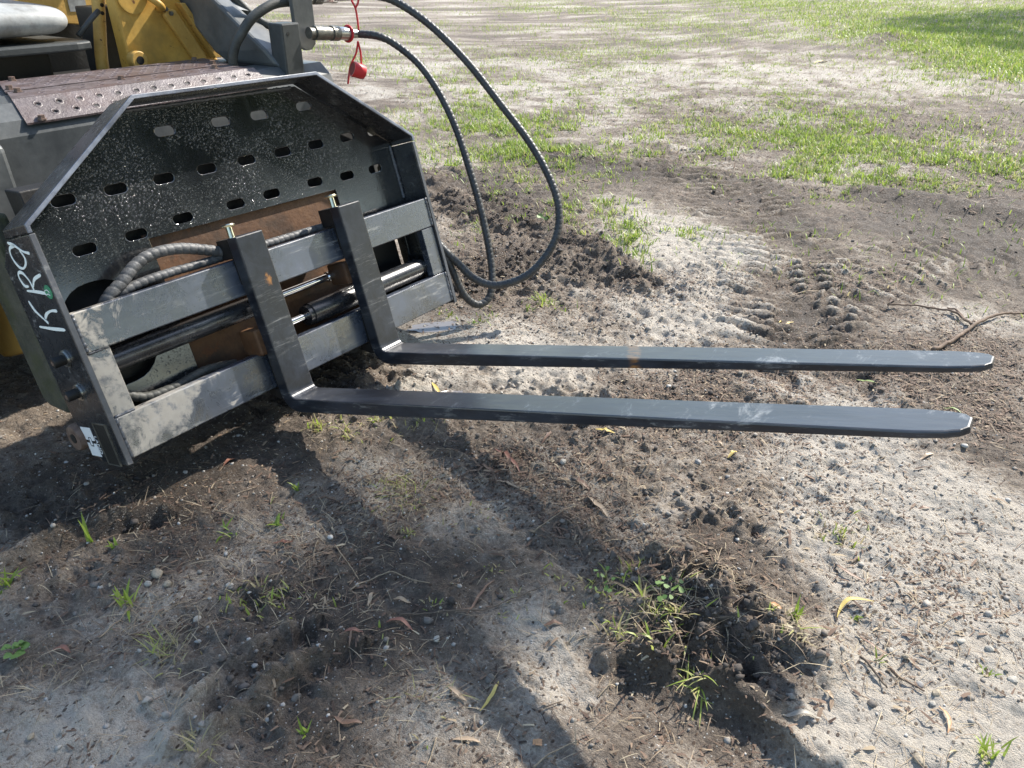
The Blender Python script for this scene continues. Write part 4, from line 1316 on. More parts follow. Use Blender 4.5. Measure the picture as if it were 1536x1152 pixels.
V, Lp, St, k = strips(base, rng.uniform(0, 6.283, n), ln, rng.uniform(.0034, .0074, n) * np.clip(hh / .05, .8, 1.8), rng.uniform(.85, 1.5, n), rng.uniform(.1, 1.5, n))
tone = np.clip(rng.normal(.52, .2, n) + .4 * (rng.random(n) < .2) + .33 * nearb, 0, 1)
gr = np_mesh('grass', V, Lp, St, M_grass, {'tone': np.repeat(tone, k)})
gr['kind'] = 'stuff'

# straw, bark crumbs and roots lying about
lx, ly = rng.uniform(-1.0, 2.3, 130000), rng.uniform(-.75, 2.9, 130000)
lm = litter_map(lx, ly)
ldm = damp_map(lx, ly)
keep = rng.random(130000) < (lm ** 1.5) * .85 + .2 * np.clip(ldm - .2, 0, 1) * np.clip(.5 + 2.2 * fbm(lx, ly, 7.0, 2, 51), 0, 1.6) + .012
near = np.c_[lx[keep], ly[keep]]
fx_, fy_ = rng.uniform(-6.5, 3.5, 90000), rng.uniform(2.4, 15, 90000)
keep = rng.random(90000) < litter_map(fx_, fy_) * .6
farp = np.c_[fx_[keep], fy_[keep]]
lp = np.concatenate([near, farp])
n = len(lp)
isf = np.arange(n) >= len(near)
small = rng.random(n)
ln = np.where(small < .8, rng.uniform(.006, .022, n), rng.uniform(.025, .075, n)) * np.where(isf, 2.4, 1)
wd = np.where(small < .8, rng.uniform(.0015, .006, n), rng.uniform(.0009, .0022, n)) * np.where(isf, 2.4, 1)
lb = np.c_[lp, height(lp[:, 0], lp[:, 1]) + rng.uniform(.0005, .004, n)]
V, Lp, St, k = strips(lb, rng.uniform(0, 6.283, n), ln, wd, rng.uniform(-.05, .5, n), rng.uniform(0, .9, n), 2)
lt = np_mesh('leaf_litter', V, Lp, St, M_straw, {'tone': np.repeat(np.clip(rng.normal(.42, .22, n), 0, 1), k)})
lt['kind'] = 'stuff'

# piles of bark strips, wiry grass and loose straw
def pile(name, spots, ln, wd, rise, curl, tone, seg=3):
    p = np.concatenate([GV(rng.normal(a, sx, n_), rng.normal(b, sy, n_)) for a, b, sx, sy, n_ in spots])
    m = len(p)
    b = np.c_[p, height(p[:, 0], p[:, 1]) + rng.uniform(.0005, .006, m)]
    V, Lp, St, k = strips(b, rng.uniform(0, 6.283, m), rng.uniform(*ln, m), rng.uniform(*wd, m), rng.uniform(*rise, m), rng.uniform(*curl, m), seg)
    o = np_mesh(name, V, Lp, St, M_straw, {'tone': np.repeat(np.clip(rng.normal(*tone, m), 0, 1), k)})
    o['kind'] = 'stuff'
pile('bark_strips', [(745, 695, 32, 14, 130), (880, 705, 60, 20, 60), (560, 780, 90, 40, 60), (1000, 640, 90, 14, 60), (1430, 560, 70, 22, 160), (1180, 560, 60, 20, 60), (1000, 870, 40, 30, 50), (820, 780, 50, 20, 50), (1480, 640, 50, 25, 70), (1300, 900, 130, 110, 120), (1250, 300, 160, 40, 260), (1400, 250, 120, 40, 260), (1150, 130, 200, 60, 260), (400, 830, 240, 110, 130)],
     (.012, .042), (.003, .008), (-.1, .35), (0, .7), (.45, .16))
pile('dry_straw', [(610, 730, 50, 26, 170), (560, 760, 60, 40, 90), (420, 810, 60, 24, 90), (240, 930, 45, 26, 150), (60, 1010, 50, 30, 90), (300, 1090, 70, 40, 70), (470, 890, 50, 20, 80), (700, 900, 120, 60, 110), (1010, 930, 60, 30, 170), (1060, 870, 40, 20, 80), (1190, 960, 30, 14, 60), (640, 1040, 40, 20, 60), (1300, 980, 90, 50, 80), (900, 720, 90, 30, 100), (1250, 760, 120, 50, 90), (200, 800, 120, 50, 80), (1400, 1100, 90, 40, 60), (900, 1080, 200, 60, 60), (480, 650, 60, 20, 90), (1250, 850, 160, 120, 200), (1420, 950, 90, 120, 150), (350, 900, 260, 130, 350), (800, 700, 200, 50, 150)],
     (.02, .075), (.0007, .0017), (-.05, .6), (0, 1.3), (.78, .14))

def ico(sub_):
    bm = bmesh.new()
    bmesh.ops.create_icosphere(bm, subdivisions=sub_, radius=1)
    v = np.array([q.co[:] for q in bm.verts])
    f = np.array([[w.index for w in p.verts] for p in bm.faces])
    bm.free()
    return v, f
def lumps(name, p2, size, mat, tone, flat=.65, sub_=1, sink=.25, jit=.3):
    v, f = ico(sub_)
    n, m = len(p2), len(v)
    S = size[:, None] * np.c_[rng.uniform(.7, 1.3, n), rng.uniform(.7, 1.3, n), flat * rng.uniform(.7, 1.2, n)]
    J = 1 + jit * (rng.random((n, m)) - .5) * 2
    P = v[None] * J[..., None] * S[:, None]
    a = rng.uniform(0, 6.283, n)
    c, s = np.cos(a)[:, None], np.sin(a)[:, None]
    P = np.stack([P[..., 0] * c - P[..., 1] * s, P[..., 0] * s + P[..., 1] * c, P[..., 2]], -1)
    P += np.c_[p2, height(p2[:, 0], p2[:, 1]) + size * flat * (1 - 2 * sink)][:, None]
    F = (np.arange(n)[:, None, None] * m + f[None]).reshape(-1, 3)
    o = np_mesh(name, P.reshape(-1, 3), F.ravel(), np.arange(len(F)) * 3, mat, {'tone': np.repeat(tone, m)}, smooth=False)
    o['kind'] = 'stuff'
    return o
def m_lump(name, stops, rough=.9):
    N = NT(name)
    f = N.noise(160, 5, .65)
    col = N.mix(N.math('MULTIPLY', f, .5), N.ramp(N.attr('tone'), stops), (0.05, 0.042, 0.036))
    return N.out(Base_Color=col, Roughness=rough, Normal=N.bump(f, .6, .003))
M_clod = m_lump('soil_clods', [(0, (0.05, 0.041, 0.035)), (.5, (0.11, 0.092, 0.078)), (.85, (0.25, 0.215, 0.18)), (1, (0.42, 0.38, 0.33))])
M_grit = m_lump('pale_grit', [(0, (0.12, 0.10, 0.085)), (.5, (0.33, 0.30, 0.26)), (1, (0.58, 0.56, 0.52))], .7)
cxy = np.c_[rng.uniform(-1.2, 2.3, 110000), rng.uniform(-.75, 3.6, 110000)]
rm = rough_mask(cxy[:, 0], cxy[:, 1])
cxy = cxy[rng.random(110000) < np.clip(rm - .34, 0, 1) * .34 + .025 * np.clip(2.5 * fbm(cxy[:, 0], cxy[:, 1], 6.0, 2, 52), 0, 1)]
dm = damp_map(cxy[:, 0], cxy[:, 1])
lumps('soil_clods', cxy, np.minimum(rng.gamma(1.6, .0019, len(cxy)) + .0013, .010), M_clod, np.clip(1.12 - dm + rng.normal(0, .14, len(cxy)), 0, 1), .75, 1, .3, .48)
mp = np.concatenate([GV(rng.normal(a, sx, n_), rng.normal(b, sy, n_)) for a, b, sx, sy, n_ in ((1020, 955, 45, 22, 170), (1100, 965, 40, 25, 130), (960, 1000, 20, 25, 60), (1060, 890, 40, 20, 90), (1180, 985, 30, 14, 60), (420, 1000, 60, 25, 70), (430, 880, 50, 20, 70))])
lumps('soil_clods', mp, rng.uniform(.0012, .0048, len(mp)), M_clod, np.clip(rng.normal(.4, .2, len(mp)), 0, 1), .8, 1, .35, .62)
gxy = np.c_[rng.uniform(-.8, 2.4, 5200), rng.uniform(-.8, 2.2, 5200)]
lumps('pale_grit', gxy, rng.gamma(1.6, .0011, len(gxy)) + .0011, M_grit, rng.random(len(gxy)), .7, 1, .3, .25)

# ------------------------------------------------------------------ single stones
def m_stone(name, c):
    N = NT(name)
    f = N.noise(90, 6, .65)
    return N.out(Base_Color=N.mix(f, tuple(v * .6 for v in c), tuple(v * 1.15 for v in c)), Roughness=.8, Normal=N.bump(f, .5, .004))
ST = {'w': m_stone('white_stone', (.40, .37, .32)), 'g': m_stone('grey_stone', (.27, .26, .25)), 'd': m_stone('dark_stone', (.13, .12, .105)), 't': m_stone('tan_stone', (.36, .30, .22))}
stones = [
    (735, 1020, .0125, 'd', .55, 'round dark stone pressed flat in the soil beside the long yellow leaf'),
    (845, 693, .0125, 'w', .7, 'angular white stone just below the nearer fork near brown bark litter'),
    (1046, 696, .0125, 'g', .7, 'grey rounded stone below the right part of the nearer fork'),
    (1092, 713, .010, 'g', .7, 'small grey stone right beside a smaller white one below the nearer fork'),
    (1081, 712, .0065, 'w', .7, 'tiny white stone touching the left side of a small grey stone'),
    (1108, 737, .008, 'w', .6, 'small white stone in brown litter above the smooth diagonal rut'),
    (1440, 965, .0105, 'w', .5, 'flat pale oval stone left of the angular white stone on the grey sand'),
    (1484, 974, .010, 'w', .8, 'angular white stone on grey sand at the right'),
    (1519, 1020, .011, 'w', .6, 'pale rounded stone nearest the right edge of the picture'),
    (1380, 1024, .010, 'g', .7, 'grey rounded stone at the lower end of the brown twig'),
    (1404, 1041, .010, 't', .8, 'greenish tan stone just below the grey one by the twig'),
    (1400, 1054, .0085, 'w', .5, 'flat white chip below the greenish tan stone'),
    (1336, 975, .0085, 'w', .6, 'small white stone by the tip of the long dark leaf'),
    (1358, 987, .0085, 't', .7, 'small tan stone beside the diagonal rut near the long dark leaf'),
    (236, 862, .018, 't', .5, 'flat tan stone, the largest in the gravel patch at the left'),
    (222, 877, .010, 'w', .8, 'pale stone at the left end of the gravel patch'),
    (252, 878, .011, 't', .8, 'rough tan stone in the gravel patch under the large flat one'),
    (345, 880, .0095, 'w', .6, 'whitish stone at the right end of the gravel patch'),
    (296, 930, .0095, 'w', .7, 'pale stone below the gravel patch beside the dry straw'),
    (655, 960, .0085, 'w', .7, 'white stone right of the curved red brown leaf'),
    (443, 1042, .012, 'd', .7, 'brown stone on the smooth damp soil left of centre'),
    (46, 1105, .008, 't', .7, 'tan pebble in the bottom left corner'),
    (1377, 1143, .012, 't', .6, 'tan stone at the bottom edge right of the rut'),
    (872, 694, .007, 'w', .6, 'tiny pale stone right of the angular white stone'),
    (277, 703, .008, 'w', .6, 'white snail shell sized stone in the mud under the carriage'),
    (722, 1080, .006, 'g', .6, 'tiny grey stone near the orange wood chip'),
]
vS, fS = ico(2)
for i, (px, py, r, t, fl, lab) in enumerate(stones):
    r *= .82
    q = G(px, py)
    rr = np.random.default_rng(100 + i)
    J = 1 + .16 * np.array([vnoise(np.array([v[0] * 1.7 + i * 9]), np.array([v[1] * 1.7 + v[2] * 2.1]), i)[0] for v in vS]) * 2
    P = vS * J[:, None] * np.array([r * rr.uniform(.9, 1.25), r * rr.uniform(.75, 1.0), r * fl])
    a = rr.uniform(0, 6.28)
    P = P @ np.array([[math.cos(a), math.sin(a), 0], [-math.sin(a), math.cos(a), 0], [0, 0, 1]])
    o = mesh_obj('stone', P, [tuple(f) for f in fS], ST[t], smooth=(i % 3 == 0))
    o.location = (q[0], q[1], float(height(q[0], q[1])) + r * fl * .35)
    tag(o, lab, 'stone', 'stones lying on the soil')

# ------------------------------------------------------------------ single fallen leaves
def m_leaf(name, c0, c1):
    N = NT(name)
    f = N.noise(60, 5, .6)
    g = N.noise(240, 3, .5)
    return N.out(Base_Color=N.mix(N.math('MULTIPLY_ADD', g, .3, N.math('MULTIPLY', f, .7)), c0, c1), Roughness=.55, Normal=N.bump(f, .3, .002))
LM = {'b': m_leaf('brown_leaf', (.10, .055, .035), (.27, .16, .10)), 't': m_leaf('tan_leaf', (.26, .18, .11), (.45, .34, .23)), 'y': m_leaf('yellow_leaf', (.42, .30, .06), (.58, .46, .15)),
      'r': m_leaf('red_brown_leaf', (.13, .05, .035), (.30, .14, .09)), 'g': m_leaf('green_leaf', (.14, .20, .05), (.26, .32, .10)), 'o': m_leaf('orange_chip', (.38, .19, .08), (.5, .28, .14)), 'k': m_leaf('grey_leaf', (.17, .15, .12), (.33, .30, .25))}
# start pixel, end pixel, width (m), bow sideways (m), arch, tone, label
leaves = [
    (579, 937, 619, 948, .010, .006, .008, 'r', 'curved red brown leaf near the middle of the lower ground'),
    (517, 953, 545, 951, .009, .001, .004, 'r', 'small reddish leaf left of the curved red brown one'),
    (502, 1075, 543, 1086, .011, -.003, .006, 'b', 'brown folded leaf at the bottom, left of centre'),
    (748, 1024, 720, 1066, .007, .003, .006, 'y', 'long narrow yellow leaf beside the round dark stone'),
    (672, 1032, 700, 1052, .008, -.002, .005, 't', 'pale tan leaf strip left of the long yellow leaf'),
    (679, 1107, 721, 1111, .008, .002, .004, 't', 'pale tan bark strip left of the orange chip'),
    (799, 1116, 813, 1117, .013, .0, .002, 'o', 'square orange brown wood chip near the bottom'),
    (882, 750, 912, 778, .013, .002, .012, 't', 'curled tan leaf below the middle of the nearer fork'),
    (862, 720, 884, 736, .012, .0, .006, 'b', 'brown leaf with a stalk just above the curled tan leaf'),
    (826, 646, 812, 668, .010, .004, .010, 'b', 'dark brown curled leaf right under the nearer fork'),
    (1257, 921, 1310, 905, .010, .012, .010, 'y', 'crescent shaped yellow and tan leaf on the right'),
    (1252, 846, 1296, 870, .008, -.004, .006, 'b', 'long brown leaf above the crescent shaped leaf'),
    (1288, 949, 1336, 983, .006, -.003, .007, 'b', 'long narrow dark leaf along the diagonal rut'),
    (1172, 1082, 1232, 1079, .010, .003, .006, 'k', 'grey tan leaf lying on the edge of the big rut'),
    (1408, 1060, 1420, 1104, .007, .004, .006, 'o', 'narrow orange tan leaf near the lower right'),
    (1424, 930, 1444, 927, .008, .0, .005, 'b', 'small brown leaf on the grey sand left of the stones'),
    (1236, 1038, 1250, 1050, .008, .0, .003, 't', 'small tan leaf scrap on the dark soil at lower right'),
    (1092, 684, 1106, 674, .010, .0, .007, 'y', 'bright yellow leaf below the nearer fork beside the grey stone'),
    (1168, 487, 1192, 476, .011, .002, .008, 'y', 'yellow leaf on the tyre track beyond the farther fork'),
    (1286, 562, 1316, 573, .011, .0, .005, 'g', 'pale green leaf showing between the two forks'),
    (648, 572, 660, 586, .012, .0, .007, 'y', 'yellow leaf beside the puddle between the forks'),
    (79, 977, 107, 982, .010, .003, .007, 'r', 'red brown leaf at the far left'),
    (334, 696, 352, 684, .010, .0, .008, 'r', 'reddish leaf in the dark soil below the lower bar'),
    (893, 647, 922, 653, .012, .0, .004, 'y', 'yellow leaf half hidden under the nearer fork'),
    (1222, 92, 1242, 90, .05, .0, .01, 'y', 'orange yellow leaf far back on the sandy ground'),
    (816, 936, 844, 932, .010, .0, .006, 'b', 'brown leaf above the sunlit wedge of sand'),
    (1377, 764, 1394, 764, .010, .0, .004, 'b', 'red brown scrap on the bright sand at right'),
    (1085, 668, 1072, 660, .007, .0, .004, 't', 'small tan leaf close under the nearer fork'),
    (1415, 612, 1441, 622, .008, .003, .006, 'g', 'green yellow leaf beyond the tip of the nearer fork'),
    (410, 813, 440, 816, .010, .0, .005, 'r', 'red brown leaf in the litter left of centre'),
    (742, 672, 780, 708, .012, .003, .006, 'r', 'longest reddish bark strip in the litter pile under the nearer fork'),
    (720, 700, 752, 706, .010, .0, .006, 'b', 'brown leaf at the left of the litter pile'),
    (742, 720, 790, 735, .007, .0, .004, 't', 'thin tan strip below the litter pile'),
    (1150, 915, 1170, 930, .010, .0, .008, 'o', 'orange brown leaf beside the bright green blades'),
    (1380, 690, 1400, 683, .010, .0, .004, 't', 'tan leaf on grey sand below the fork tip'),
    (590, 897, 616, 903, .010, -.003, .008, 't', 'tan curled leaf above the curved red brown leaf'),
    (560, 888, 552, 910, .008, .0, .008, 't', 'narrow tan leaf standing on edge left of the tan curled one'),
    (700, 925, 742, 868, .006, .003, .004, 'b', 'thin brown leaf stalk in the middle of the lower ground'),
]
for i, (xa, ya, xb, yb, w, bow, arch, t, lab) in enumerate(leaves):
    A_, B2 = G(xa, ya)[:2], G(xb, yb)[:2]
    d = B2 - A_
    L = np.linalg.norm(d)
    d /= L
    nrm = np.array([-d[1], d[0]])
    mid = (A_ + B2) / 2
    V, F = [], []
    m = 8
    zb = float(height(*mid))
    chip = 'chip' in lab and 'wood' in lab
    rr = np.random.default_rng(i)
    for k_ in range(m + 1):
        s_ = k_ / m
        prof = 1.0 if chip else max(.05, math.sin(math.pi * min(1, s_ * .94 + .03)) ** .75)
        c = A_ + d * (L * s_) + nrm * bow * 2 * math.sin(math.pi * s_)
        z = max(float(height(*c)), zb - .004) + .0025 + arch * math.sin(math.pi * s_) ** 1.5 + rr.normal(0, .0005)
        for e, up_ in ((-.5, .16), (0, 0), (.5, .16)):
            q = c + nrm * e * w * prof
            V.append((q[0] - mid[0], q[1] - mid[1], z - zb + up_ * w * prof))
    for k_ in range(m):
        for e in range(2):
            a = k_ * 3 + e
            F.append((a, a + 1, a + 4, a + 3))
    nv = len(V)
    V += [(v[0], v[1], v[2] - .0006) for v in V]
    F += [tuple(x + nv for x in f[::-1]) for f in F]
    o = mesh_obj('wood_chip' if chip else 'fallen_leaf', V, F, LM[t], smooth=True)
    o.location = (mid[0], mid[1], zb)
    tag(o, lab, 'chip' if chip else 'leaf', None if chip else 'fallen leaves on the soil')

# ------------------------------------------------------------------ sticks
def stick(label, px, r, tone, lift=.004, extra=(), name='twig'):
    t = thing(name, label, 'stick' if name == 'branch' else 'twig', group='twigs on the ground' if name == 'twig' else None)
    for j, pl in enumerate((px,) + tuple(extra)):
        P = []
        for q in spline([G(*p) for p in pl], 8):
            P.append((q[0], q[1], float(height(q[0], q[1])) + r + lift))
        P = np.array(P)
        k = np.ones(3) / 3
        if len(P) > 8:
            P[1:-1, 2] = np.maximum(P[1:-1, 2], np.convolve(P[:, 2], k, 'same')[1:-1])
        nm = 'stem' if j == 0 else 'side_shoot'
        tube(nm, P, np.linspace(r, r * .55, len(P)) * (1 if j == 0 else .7), tone, t, 8)
    return t
M_bark = m_worn('twig_bark', (.10, .065, .045), (.22, .155, .11), .8, 0, 40, .4)
M_root = m_worn('pale_root', (.24, .18, .12), (.38, .30, .2), .8, 0, 40, .3)
M_root2 = m_worn('brown_root', (.09, .065, .05), (.18, .14, .10), .8, 0, 40, .3)
stick('forked brown branch lying on the sand beyond the farther fork tip', [(1398, 528), (1430, 512), (1456, 494), (1480, 481), (1510, 473), (1545, 470)], .0075, M_bark, .006,
      [[(1456, 492), (1440, 479), (1410, 468), (1370, 462), (1330, 460)], [(1450, 486), (1436, 474), (1420, 466)]], 'branch')
stick('long thin root wandering across the middle of the lower ground', [(525, 885), (560, 865), (590, 862), (645, 880)], .0016, M_root)
stick('long thin dark root running down left of the round stone', [(600, 925), (660, 918), (720, 918), (760, 905), (830, 875)], .0016, M_root2)
stick('short curved root in the damp soil near the centre', [(738, 910), (742, 888), (770, 870)], .0015, M_root2)
stick('pale thin root left of the red brown leaf', [(503, 820), (520, 845), (538, 868)], .0014, M_root)
stick('brown twig along the lower right rut', [(1330, 1005), (1352, 1018), (1372, 1028), (1385, 1040)], .003, M_bark)
stick('dark twig lying in the lower right rut', [(1288, 992), (1310, 1012), (1330, 1034)], .003, M_root2)
stick('pale twig in the litter under the nearer fork', [(800, 800), (850, 768), (880, 760)], .0014, M_root)
stick('reddish twig sticking out of the dark clods', [(1012, 880), (1040, 866), (1064, 862)], .002, M_root)
stick('grey twig in the brown litter below the nearer fork', [(828, 722), (850, 726), (868, 730)], .0025, M_root2)
stick('dry stalk bent over the bottom edge of the soil', [(800, 1150), (830, 1128), (866, 1112)], .0018, M_root)
stick('straw stalk beside the gravel patch at left', [(150, 960), (180, 930), (200, 905)], .0014, M_root)
stick('pale straw lying across the lower left soil', [(330, 845), (352, 868), (338, 892)], .0013, M_root)
stick('thin brown stalk at the bottom centre', [(655, 1110), (648, 1130), (640, 1152)], .0014, M_root)
stick('short dark twig across the shaded band of soil', [(815, 1062), (830, 1056), (846, 1049)], .0016, M_root2)
stick('long straw in the wet soil under the carriage', [(322, 768), (360, 778), (400, 800)], .0014, M_root)

# ------------------------------------------------------------------ single weeds and tufts
def weed(name, label, px, py, n, h, w, spread, tone, seed, lean=(.9, 1.5), curl=(.1, 1.2), mat=None):
    r_ = np.random.default_rng(seed)
    q = G(px, py)
    b = np.c_[r_.normal(0, spread, (n, 2)), np.zeros(n) - .004]
    b[:, 2] += height(b[:, 0] + q[0], b[:, 1] + q[1]) - float(height(q[0], q[1]))
    V, Lp, St, k = strips(b, r_.uniform(0, 6.283, n), h * r_.uniform(.5, 1.15, n), w * r_.uniform(.7, 1.2, n), r_.uniform(*lean, n), r_.uniform(*curl, n))
    o = np_mesh(name, V, Lp, St, mat or M_grass, {'tone': np.repeat(np.clip(r_.normal(tone, .12, n), 0, 1), k)})
    o.location = (q[0], q[1], float(height(q[0], q[1])))
    tag(o, label, 'plant' if name != 'grass_tuft' else 'grass tuft', 'small plants on the bare soil')
    return o
weed('grass_sprout', 'single tall green grass blade in the damp soil at left', 138, 818, 3, .085, .009, .004, .42, 1, (1.25, 1.5), (-.1, .3))
weed('grass_sprout', 'short green sprout just right of the tall single blade', 170, 822, 5, .03, .006, .004, .4, 2)
weed('grass_tuft', 'green grass tuft at the left edge of the picture', 12, 875, 14, .06, .006, .010, .5, 3)
weed('grass_sprout', 'splayed green and dry grass plant above the straw at left', 190, 908, 12, .06, .007, .008, .7, 4, (.3, 1.4), (0, .6))
weed('grass_tuft', 'dry straw tuft with a yellow green base at left', 250, 975, 60, .055, .0022, .018, .93, 5, (.1, 1.2), (0, .7))
weed('grass_tuft', 'dry straw clump in the bottom left soil', 295, 1125, 26, .045, .003, .012, .97, 6, (.1, 1.0), (0, .8))
weed('grass_sprout', 'tiny green sprout on smooth damp soil at bottom left', 458, 1098, 6, .035, .005, .004, .55, 7)
weed('grass_sprout', 'arching green blades in the dark litter left of centre', 345, 800, 7, .06, .006, .008, .45, 8, (.4, 1.1), (.4, 1.2))
weed('grass_sprout', 'small bright green sprout on the dark soil below the lower bar', 415, 785, 7, .035, .007, .006, .6, 9)
weed('grass_sprout', 'pale green sprout with a white base below the lower bar', 447, 733, 5, .04, .006, .004, .55, 10)
weed('grass_tuft', 'drooping pale grass tuft hanging over the big rut', 1045, 1025, 34, .075, .0030, .012, .82, 11, (-.1, .9), (.3, 1.3))
weed('grass_sprout', 'bright green upright blades on the dark clods at right', 1188, 935, 9, .055, .008, .007, .55, 12, (.8, 1.5), (0, .5))
weed('grass_tuft', 'dry pale blades sprawling beside the bright green ones', 1190, 965, 14, .05, .004, .010, .97, 13, (.0, .7), (0, .8))
weed('grass_tuft', 'largest yellow green grass clump on the mound at right of centre', 985, 940, 50, .042, .0026, .02, .9, 14, (.5, 1.4), (.2, 1.4))
weed('grass_sprout', 'tiny green sprout beside the long dark leaf', 1316, 992, 5, .03, .005, .004, .5, 15)
weed('grass_sprout', 'small green sprout inside the crescent leaf', 1285, 922, 6, .022, .006, .004, .45, 16)
weed('grass_sprout', 'small green tuft on the grey sand near the white stones', 1485, 1010, 7, .025, .004, .005, .6, 17)
weed('grass_tuft', 'green tuft at the bottom right corner', 1478, 1135, 22, .05, .004, .012, .6, 18)
weed('grass_tuft', 'tangle of dry wiry grass in front of the carriage', 600, 735, 90, .06, .0018, .035, .88, 19, (.1, 1.0), (.2, 1.6))
weed('grass_tuft', 'dry grass tangle hanging from the dark clods at right', 1010, 905, 40, .05, .002, .03, .9, 20, (.0, .9), (.2, 1.5))
weed('grass_sprout', 'thin dry stalks near the tan curled leaf strip', 645, 1040, 16, .055, .0016, .02, .92, 21, (.1, .8), (.1, 1.0))
# clover like weed with round leaves
def clover(label, px, py, n, r, seed, spread):
    r_ = np.random.default_rng(seed)
    q = G(px, py)
    t = thing('leafy_weed', label, 'plant', (q[0], q[1], float(height(q[0], q[1]))), 'small plants on the bare soil')
    bm = bmesh.new()
    for k_ in range(n):
        a = r_.uniform(0, 6.28)
        d = spread * math.sqrt(r_.random())
        c = Vector((d * math.cos(a), d * math.sin(a), r_.uniform(.008, .03)))
        nrm = Vector((r_.normal(0, .5), r_.normal(0, .5), 1)).normalized()
        u_ = nrm.orthogonal().normalized()
        v_ = nrm.cross(u_)
        rr = r * r_.uniform(.6, 1.1)
        vs = [bm.verts.new(c + (u_ * math.cos(b_) + v_ * math.sin(b_)) * rr * (1 + .15 * math.cos(3 * b_)) - nrm * .15 * rr * abs(math.cos(b_))) for b_ in np.linspace(0, 6.283, 10)[:-1]]
        bm.faces.new(vs)
    me_o = bm_obj('leaves', bm, M_weed, t, True)
    for k_ in range(min(n, 5)):
        a = r_.uniform(0, 6.28)
        d = spread * .7
        tube('stalk', spline([(0, 0, -.003), (d * .4 * math.cos(a), d * .4 * math.sin(a), .012), (d * math.cos(a), d * math.sin(a), .016)], 4), .0009, M_root, t, 6)
    return t
M_weed = m_leaf('weed_leaves', (.07, .13, .025), (.15, .24, .06))
clover('small round leaved green weed at the left edge', 24, 985, 12, .009, 1, .024)
clover('low green weed with tiny leaves under the largest grass clump', 1000, 925, 14, .007, 2, .035)
clover('faint green weed on the damp soil left of the grass clump', 905, 885, 12, .006, 3, .04)
clover('small green weed between the rear tyre track and the hoses', 815, 330, 9, .014, 4, .03)

# ------------------------------------------------------------------ trees around the clearing (beyond the frame; they shade and mirror)
def m_foliage():
    N = NT('tree_leaves')
    col = N.ramp(N.attr('tone'), [(0, (0.03, 0.055, 0.014)), (.6, (0.065, 0.105, 0.025)), (1, (0.11, 0.15, 0.04))])
    N.set(N.b.inputs['Base Color'], col)
    tr = N.n('BsdfTranslucent')
    N.set(tr.inputs['Color'], col)
    mx = N.n('MixShader')
    mx.inputs[0].default_value = .35
    N.t.links.new(N.b.outputs[0], mx.inputs[1])
    N.t.links.new(tr.outputs[0], mx.inputs[2])
    N.t.links.new(mx.outputs[0], [n for n in N.t.nodes if n.type == 'OUTPUT_MATERIAL'][0].inputs[0])
    return N.m
M_fol = m_foliage()
M_trunk = m_worn('tree_bark', (.07, .055, .045), (.16, .13, .11), .9, 0, 6, .6)
def tree(label, x, y, th_, clusters, leaves_per, leaf, seed, r0=.22, hub=None):
    r_ = np.random.default_rng(seed)
    t = thing('shade_tree', label, 'tree', (x, y, 0), 'trees around the clearing')
    P = spline([(0, 0, -.15), (.05, .08, th_ * .35), (-.08, .05, th_ * .7), (.0, .0, th_)], 6)
    tube('trunk', P, np.linspace(r0, r0 * .4, len(P)), M_trunk, t, 12)
    if hub is not None:
        e = np.array(hub)
        tube('limb', spline([P[-3], P[-3] * .6 + e * .4 + np.array([0, 0, .35]), P[-3] * .25 + e * .75 + np.array([0, 0, .3]), e], 6), np.linspace(r0 * .35, .022, 19), M_trunk, t, 8)
    for c in clusters:
        if hub is not None and np.hypot(c[0], c[1]) > 3:
            e = np.array(hub)
            tube('branch', spline([e, (e + np.array(c[:3])) / 2 + np.array([0, 0, .12]), c[:3]], 4), np.linspace(.014, .006, 9), M_trunk, t, 6)
            continue
        s = P[int(len(P) * r_.uniform(.5, .9))]
        m_ = (s + np.array(c[:3])) / 2 + np.array([0, 0, .3])
        tube('limb', spline([s, m_, c[:3]], 5), np.linspace(r0 * .35, .03, 11), M_trunk, t, 8)
    pts, tn = [], []
    for cx, cy, cz, rad in clusters:
        n = int(leaves_per * rad * rad)
        d = r_.normal(0, 1, (n, 3))
        d /= np.linalg.norm(d, axis=1)[:, None]
        rr = rad * r_.random(n) ** .4
        pts.append(np.array([cx, cy, cz]) + d * rr[:, None] * np.array([1, 1, .7]))
        tn.append(np.clip(r_.normal(.5, .25) + r_.normal(0, .15, n), 0, 1))
    pts, tn = np.concatenate(pts), np.concatenate(tn)
    n = len(pts)
    u_ = r_.normal(0, 1, (n, 3)); u_ /= np.linalg.norm(u_, axis=1)[:, None]
    v_ = np.cross(u_, r_.normal(0, 1, (n, 3))); v_ /= np.linalg.norm(v_, axis=1)[:, None]
    s = leaf * r_.uniform(.6, 1.2, n)[:, None]
    V = np.stack([pts - u_ * s, pts + v_ * s * .45, pts + u_ * s, pts - v_ * s * .45], 1).reshape(-1, 3)
    o = np_mesh('crown', V, np.arange(4 * n), np.arange(n) * 4, M_fol, {'tone': np.repeat(tn, 4)})
    o.parent = t
    return t
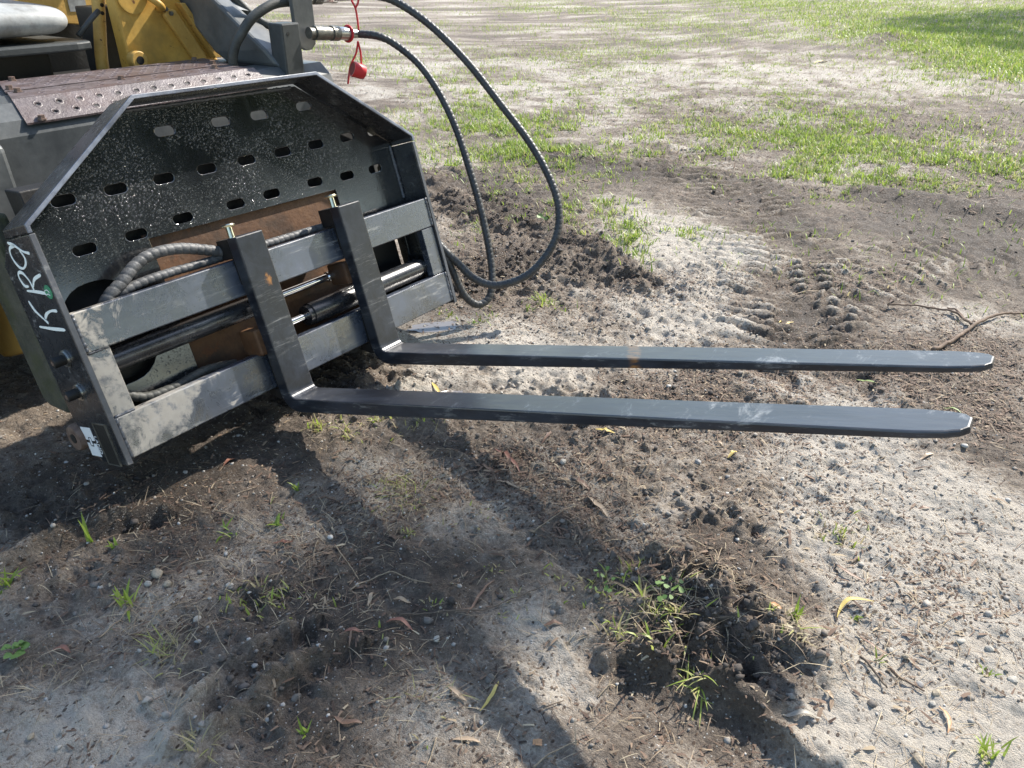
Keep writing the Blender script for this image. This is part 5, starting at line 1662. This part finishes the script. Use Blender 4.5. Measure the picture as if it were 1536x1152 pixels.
# tree whose outer boughs shade the near left ground
def up_sun(px, py, hgt):
    g = G(px, py)
    return g[:2] + SUN[:2] / SUN[2] * hgt
tx, ty = 6.0, 7.4
cl = []
for px, py, hz, rad in ((150, 930, 7.2, .42), (330, 1010, 7.6, .36), (100, 1080, 7.4, .45), (440, 960, 7.7, .24), (480, 1110, 7.0, .26), (40, 880, 8.0, .36), (330, 1150, 6.9, .4), (20, 1000, 7.2, .4), (560, 770, 7.9, .24), (660, 790, 8.1, .25), (770, 800, 8.3, .24), (880, 850, 8.0, .24), (620, 870, 7.7, .24), (740, 880, 7.9, .22), (500, 850, 7.6, .24), (830, 720, 8.4, .2), (700, 700, 8.6, .2), (520, 720, 8.2, .2), (600, 960, 7.5, .2), (680, 1000, 7.4, .16), (830, 800, 8.2, .2), (930, 800, 8.2, .18)):
    u2 = up_sun(px, py, hz)
    cl.append((u2[0] - tx, u2[1] - ty, hz, rad))
cl += [(.4, -.4, 8.9, 1.7), (1.6, .2, 8.2, 1.5), (.6, -1.6, 9.5, 1.4), (2.0, -1.4, 9.2, 1.2)]
tree('tall shade tree right behind the clearing, its boughs reaching over the near ground', tx, ty, 8.4, cl, 330, .085, 3, .24, hub=(1.6 - tx, 7.25 - ty, 7.6))
# tree shading the lawn at the top right
tx, ty = 5.5, 27.0
cl = []
for px, py, hz, rad in ((1420, 42, 8, 1.3), (1500, 48, 8.6, 1.4), (1470, 28, 9, 1.6), (1530, 20, 9, 1.6), (1380, 30, 8.4, .9), (1536, 70, 8, 1.0)):
    u2 = up_sun(px, py, hz)
    cl.append((u2[0] - tx, u2[1] - ty, hz, rad))
tree('broad tree far back on the right whose shade falls on the lawn', tx, ty, 8.5, cl + [(0, 0, 9.4, 2.4)], 260, .16, 4, .3)
# trees in front of the machine, only seen mirrored in the wet paint
for i, (d, az, hb, sc, lab) in enumerate(((13.5, 14, 3.4, 1.0, 'spreading tree ahead of the forks on the right'), (14.5, 30, 3.3, 1.1, 'large spreading tree straight ahead of the forks'), (21, 47, 4.0, 1.3, 'dense tree ahead of the forks on the left'), (15, -4, 3.6, 1.0, 'tree at the right end of the row ahead'))):
    a = math.radians(az)
    r_ = np.random.default_rng(40 + i)
    cl = [(r_.uniform(-3.4, 3.4) * sc, r_.uniform(-3.4, 3.4) * sc, hb + 1.0 + r_.uniform(0, 1) ** 1.6 * 6.5, r_.uniform(1.2, 1.9)) for k_ in range(26)]
    tree(lab, d * math.cos(a), d * math.sin(a), hb + 3, cl, 190, .22, 50 + i, .26)
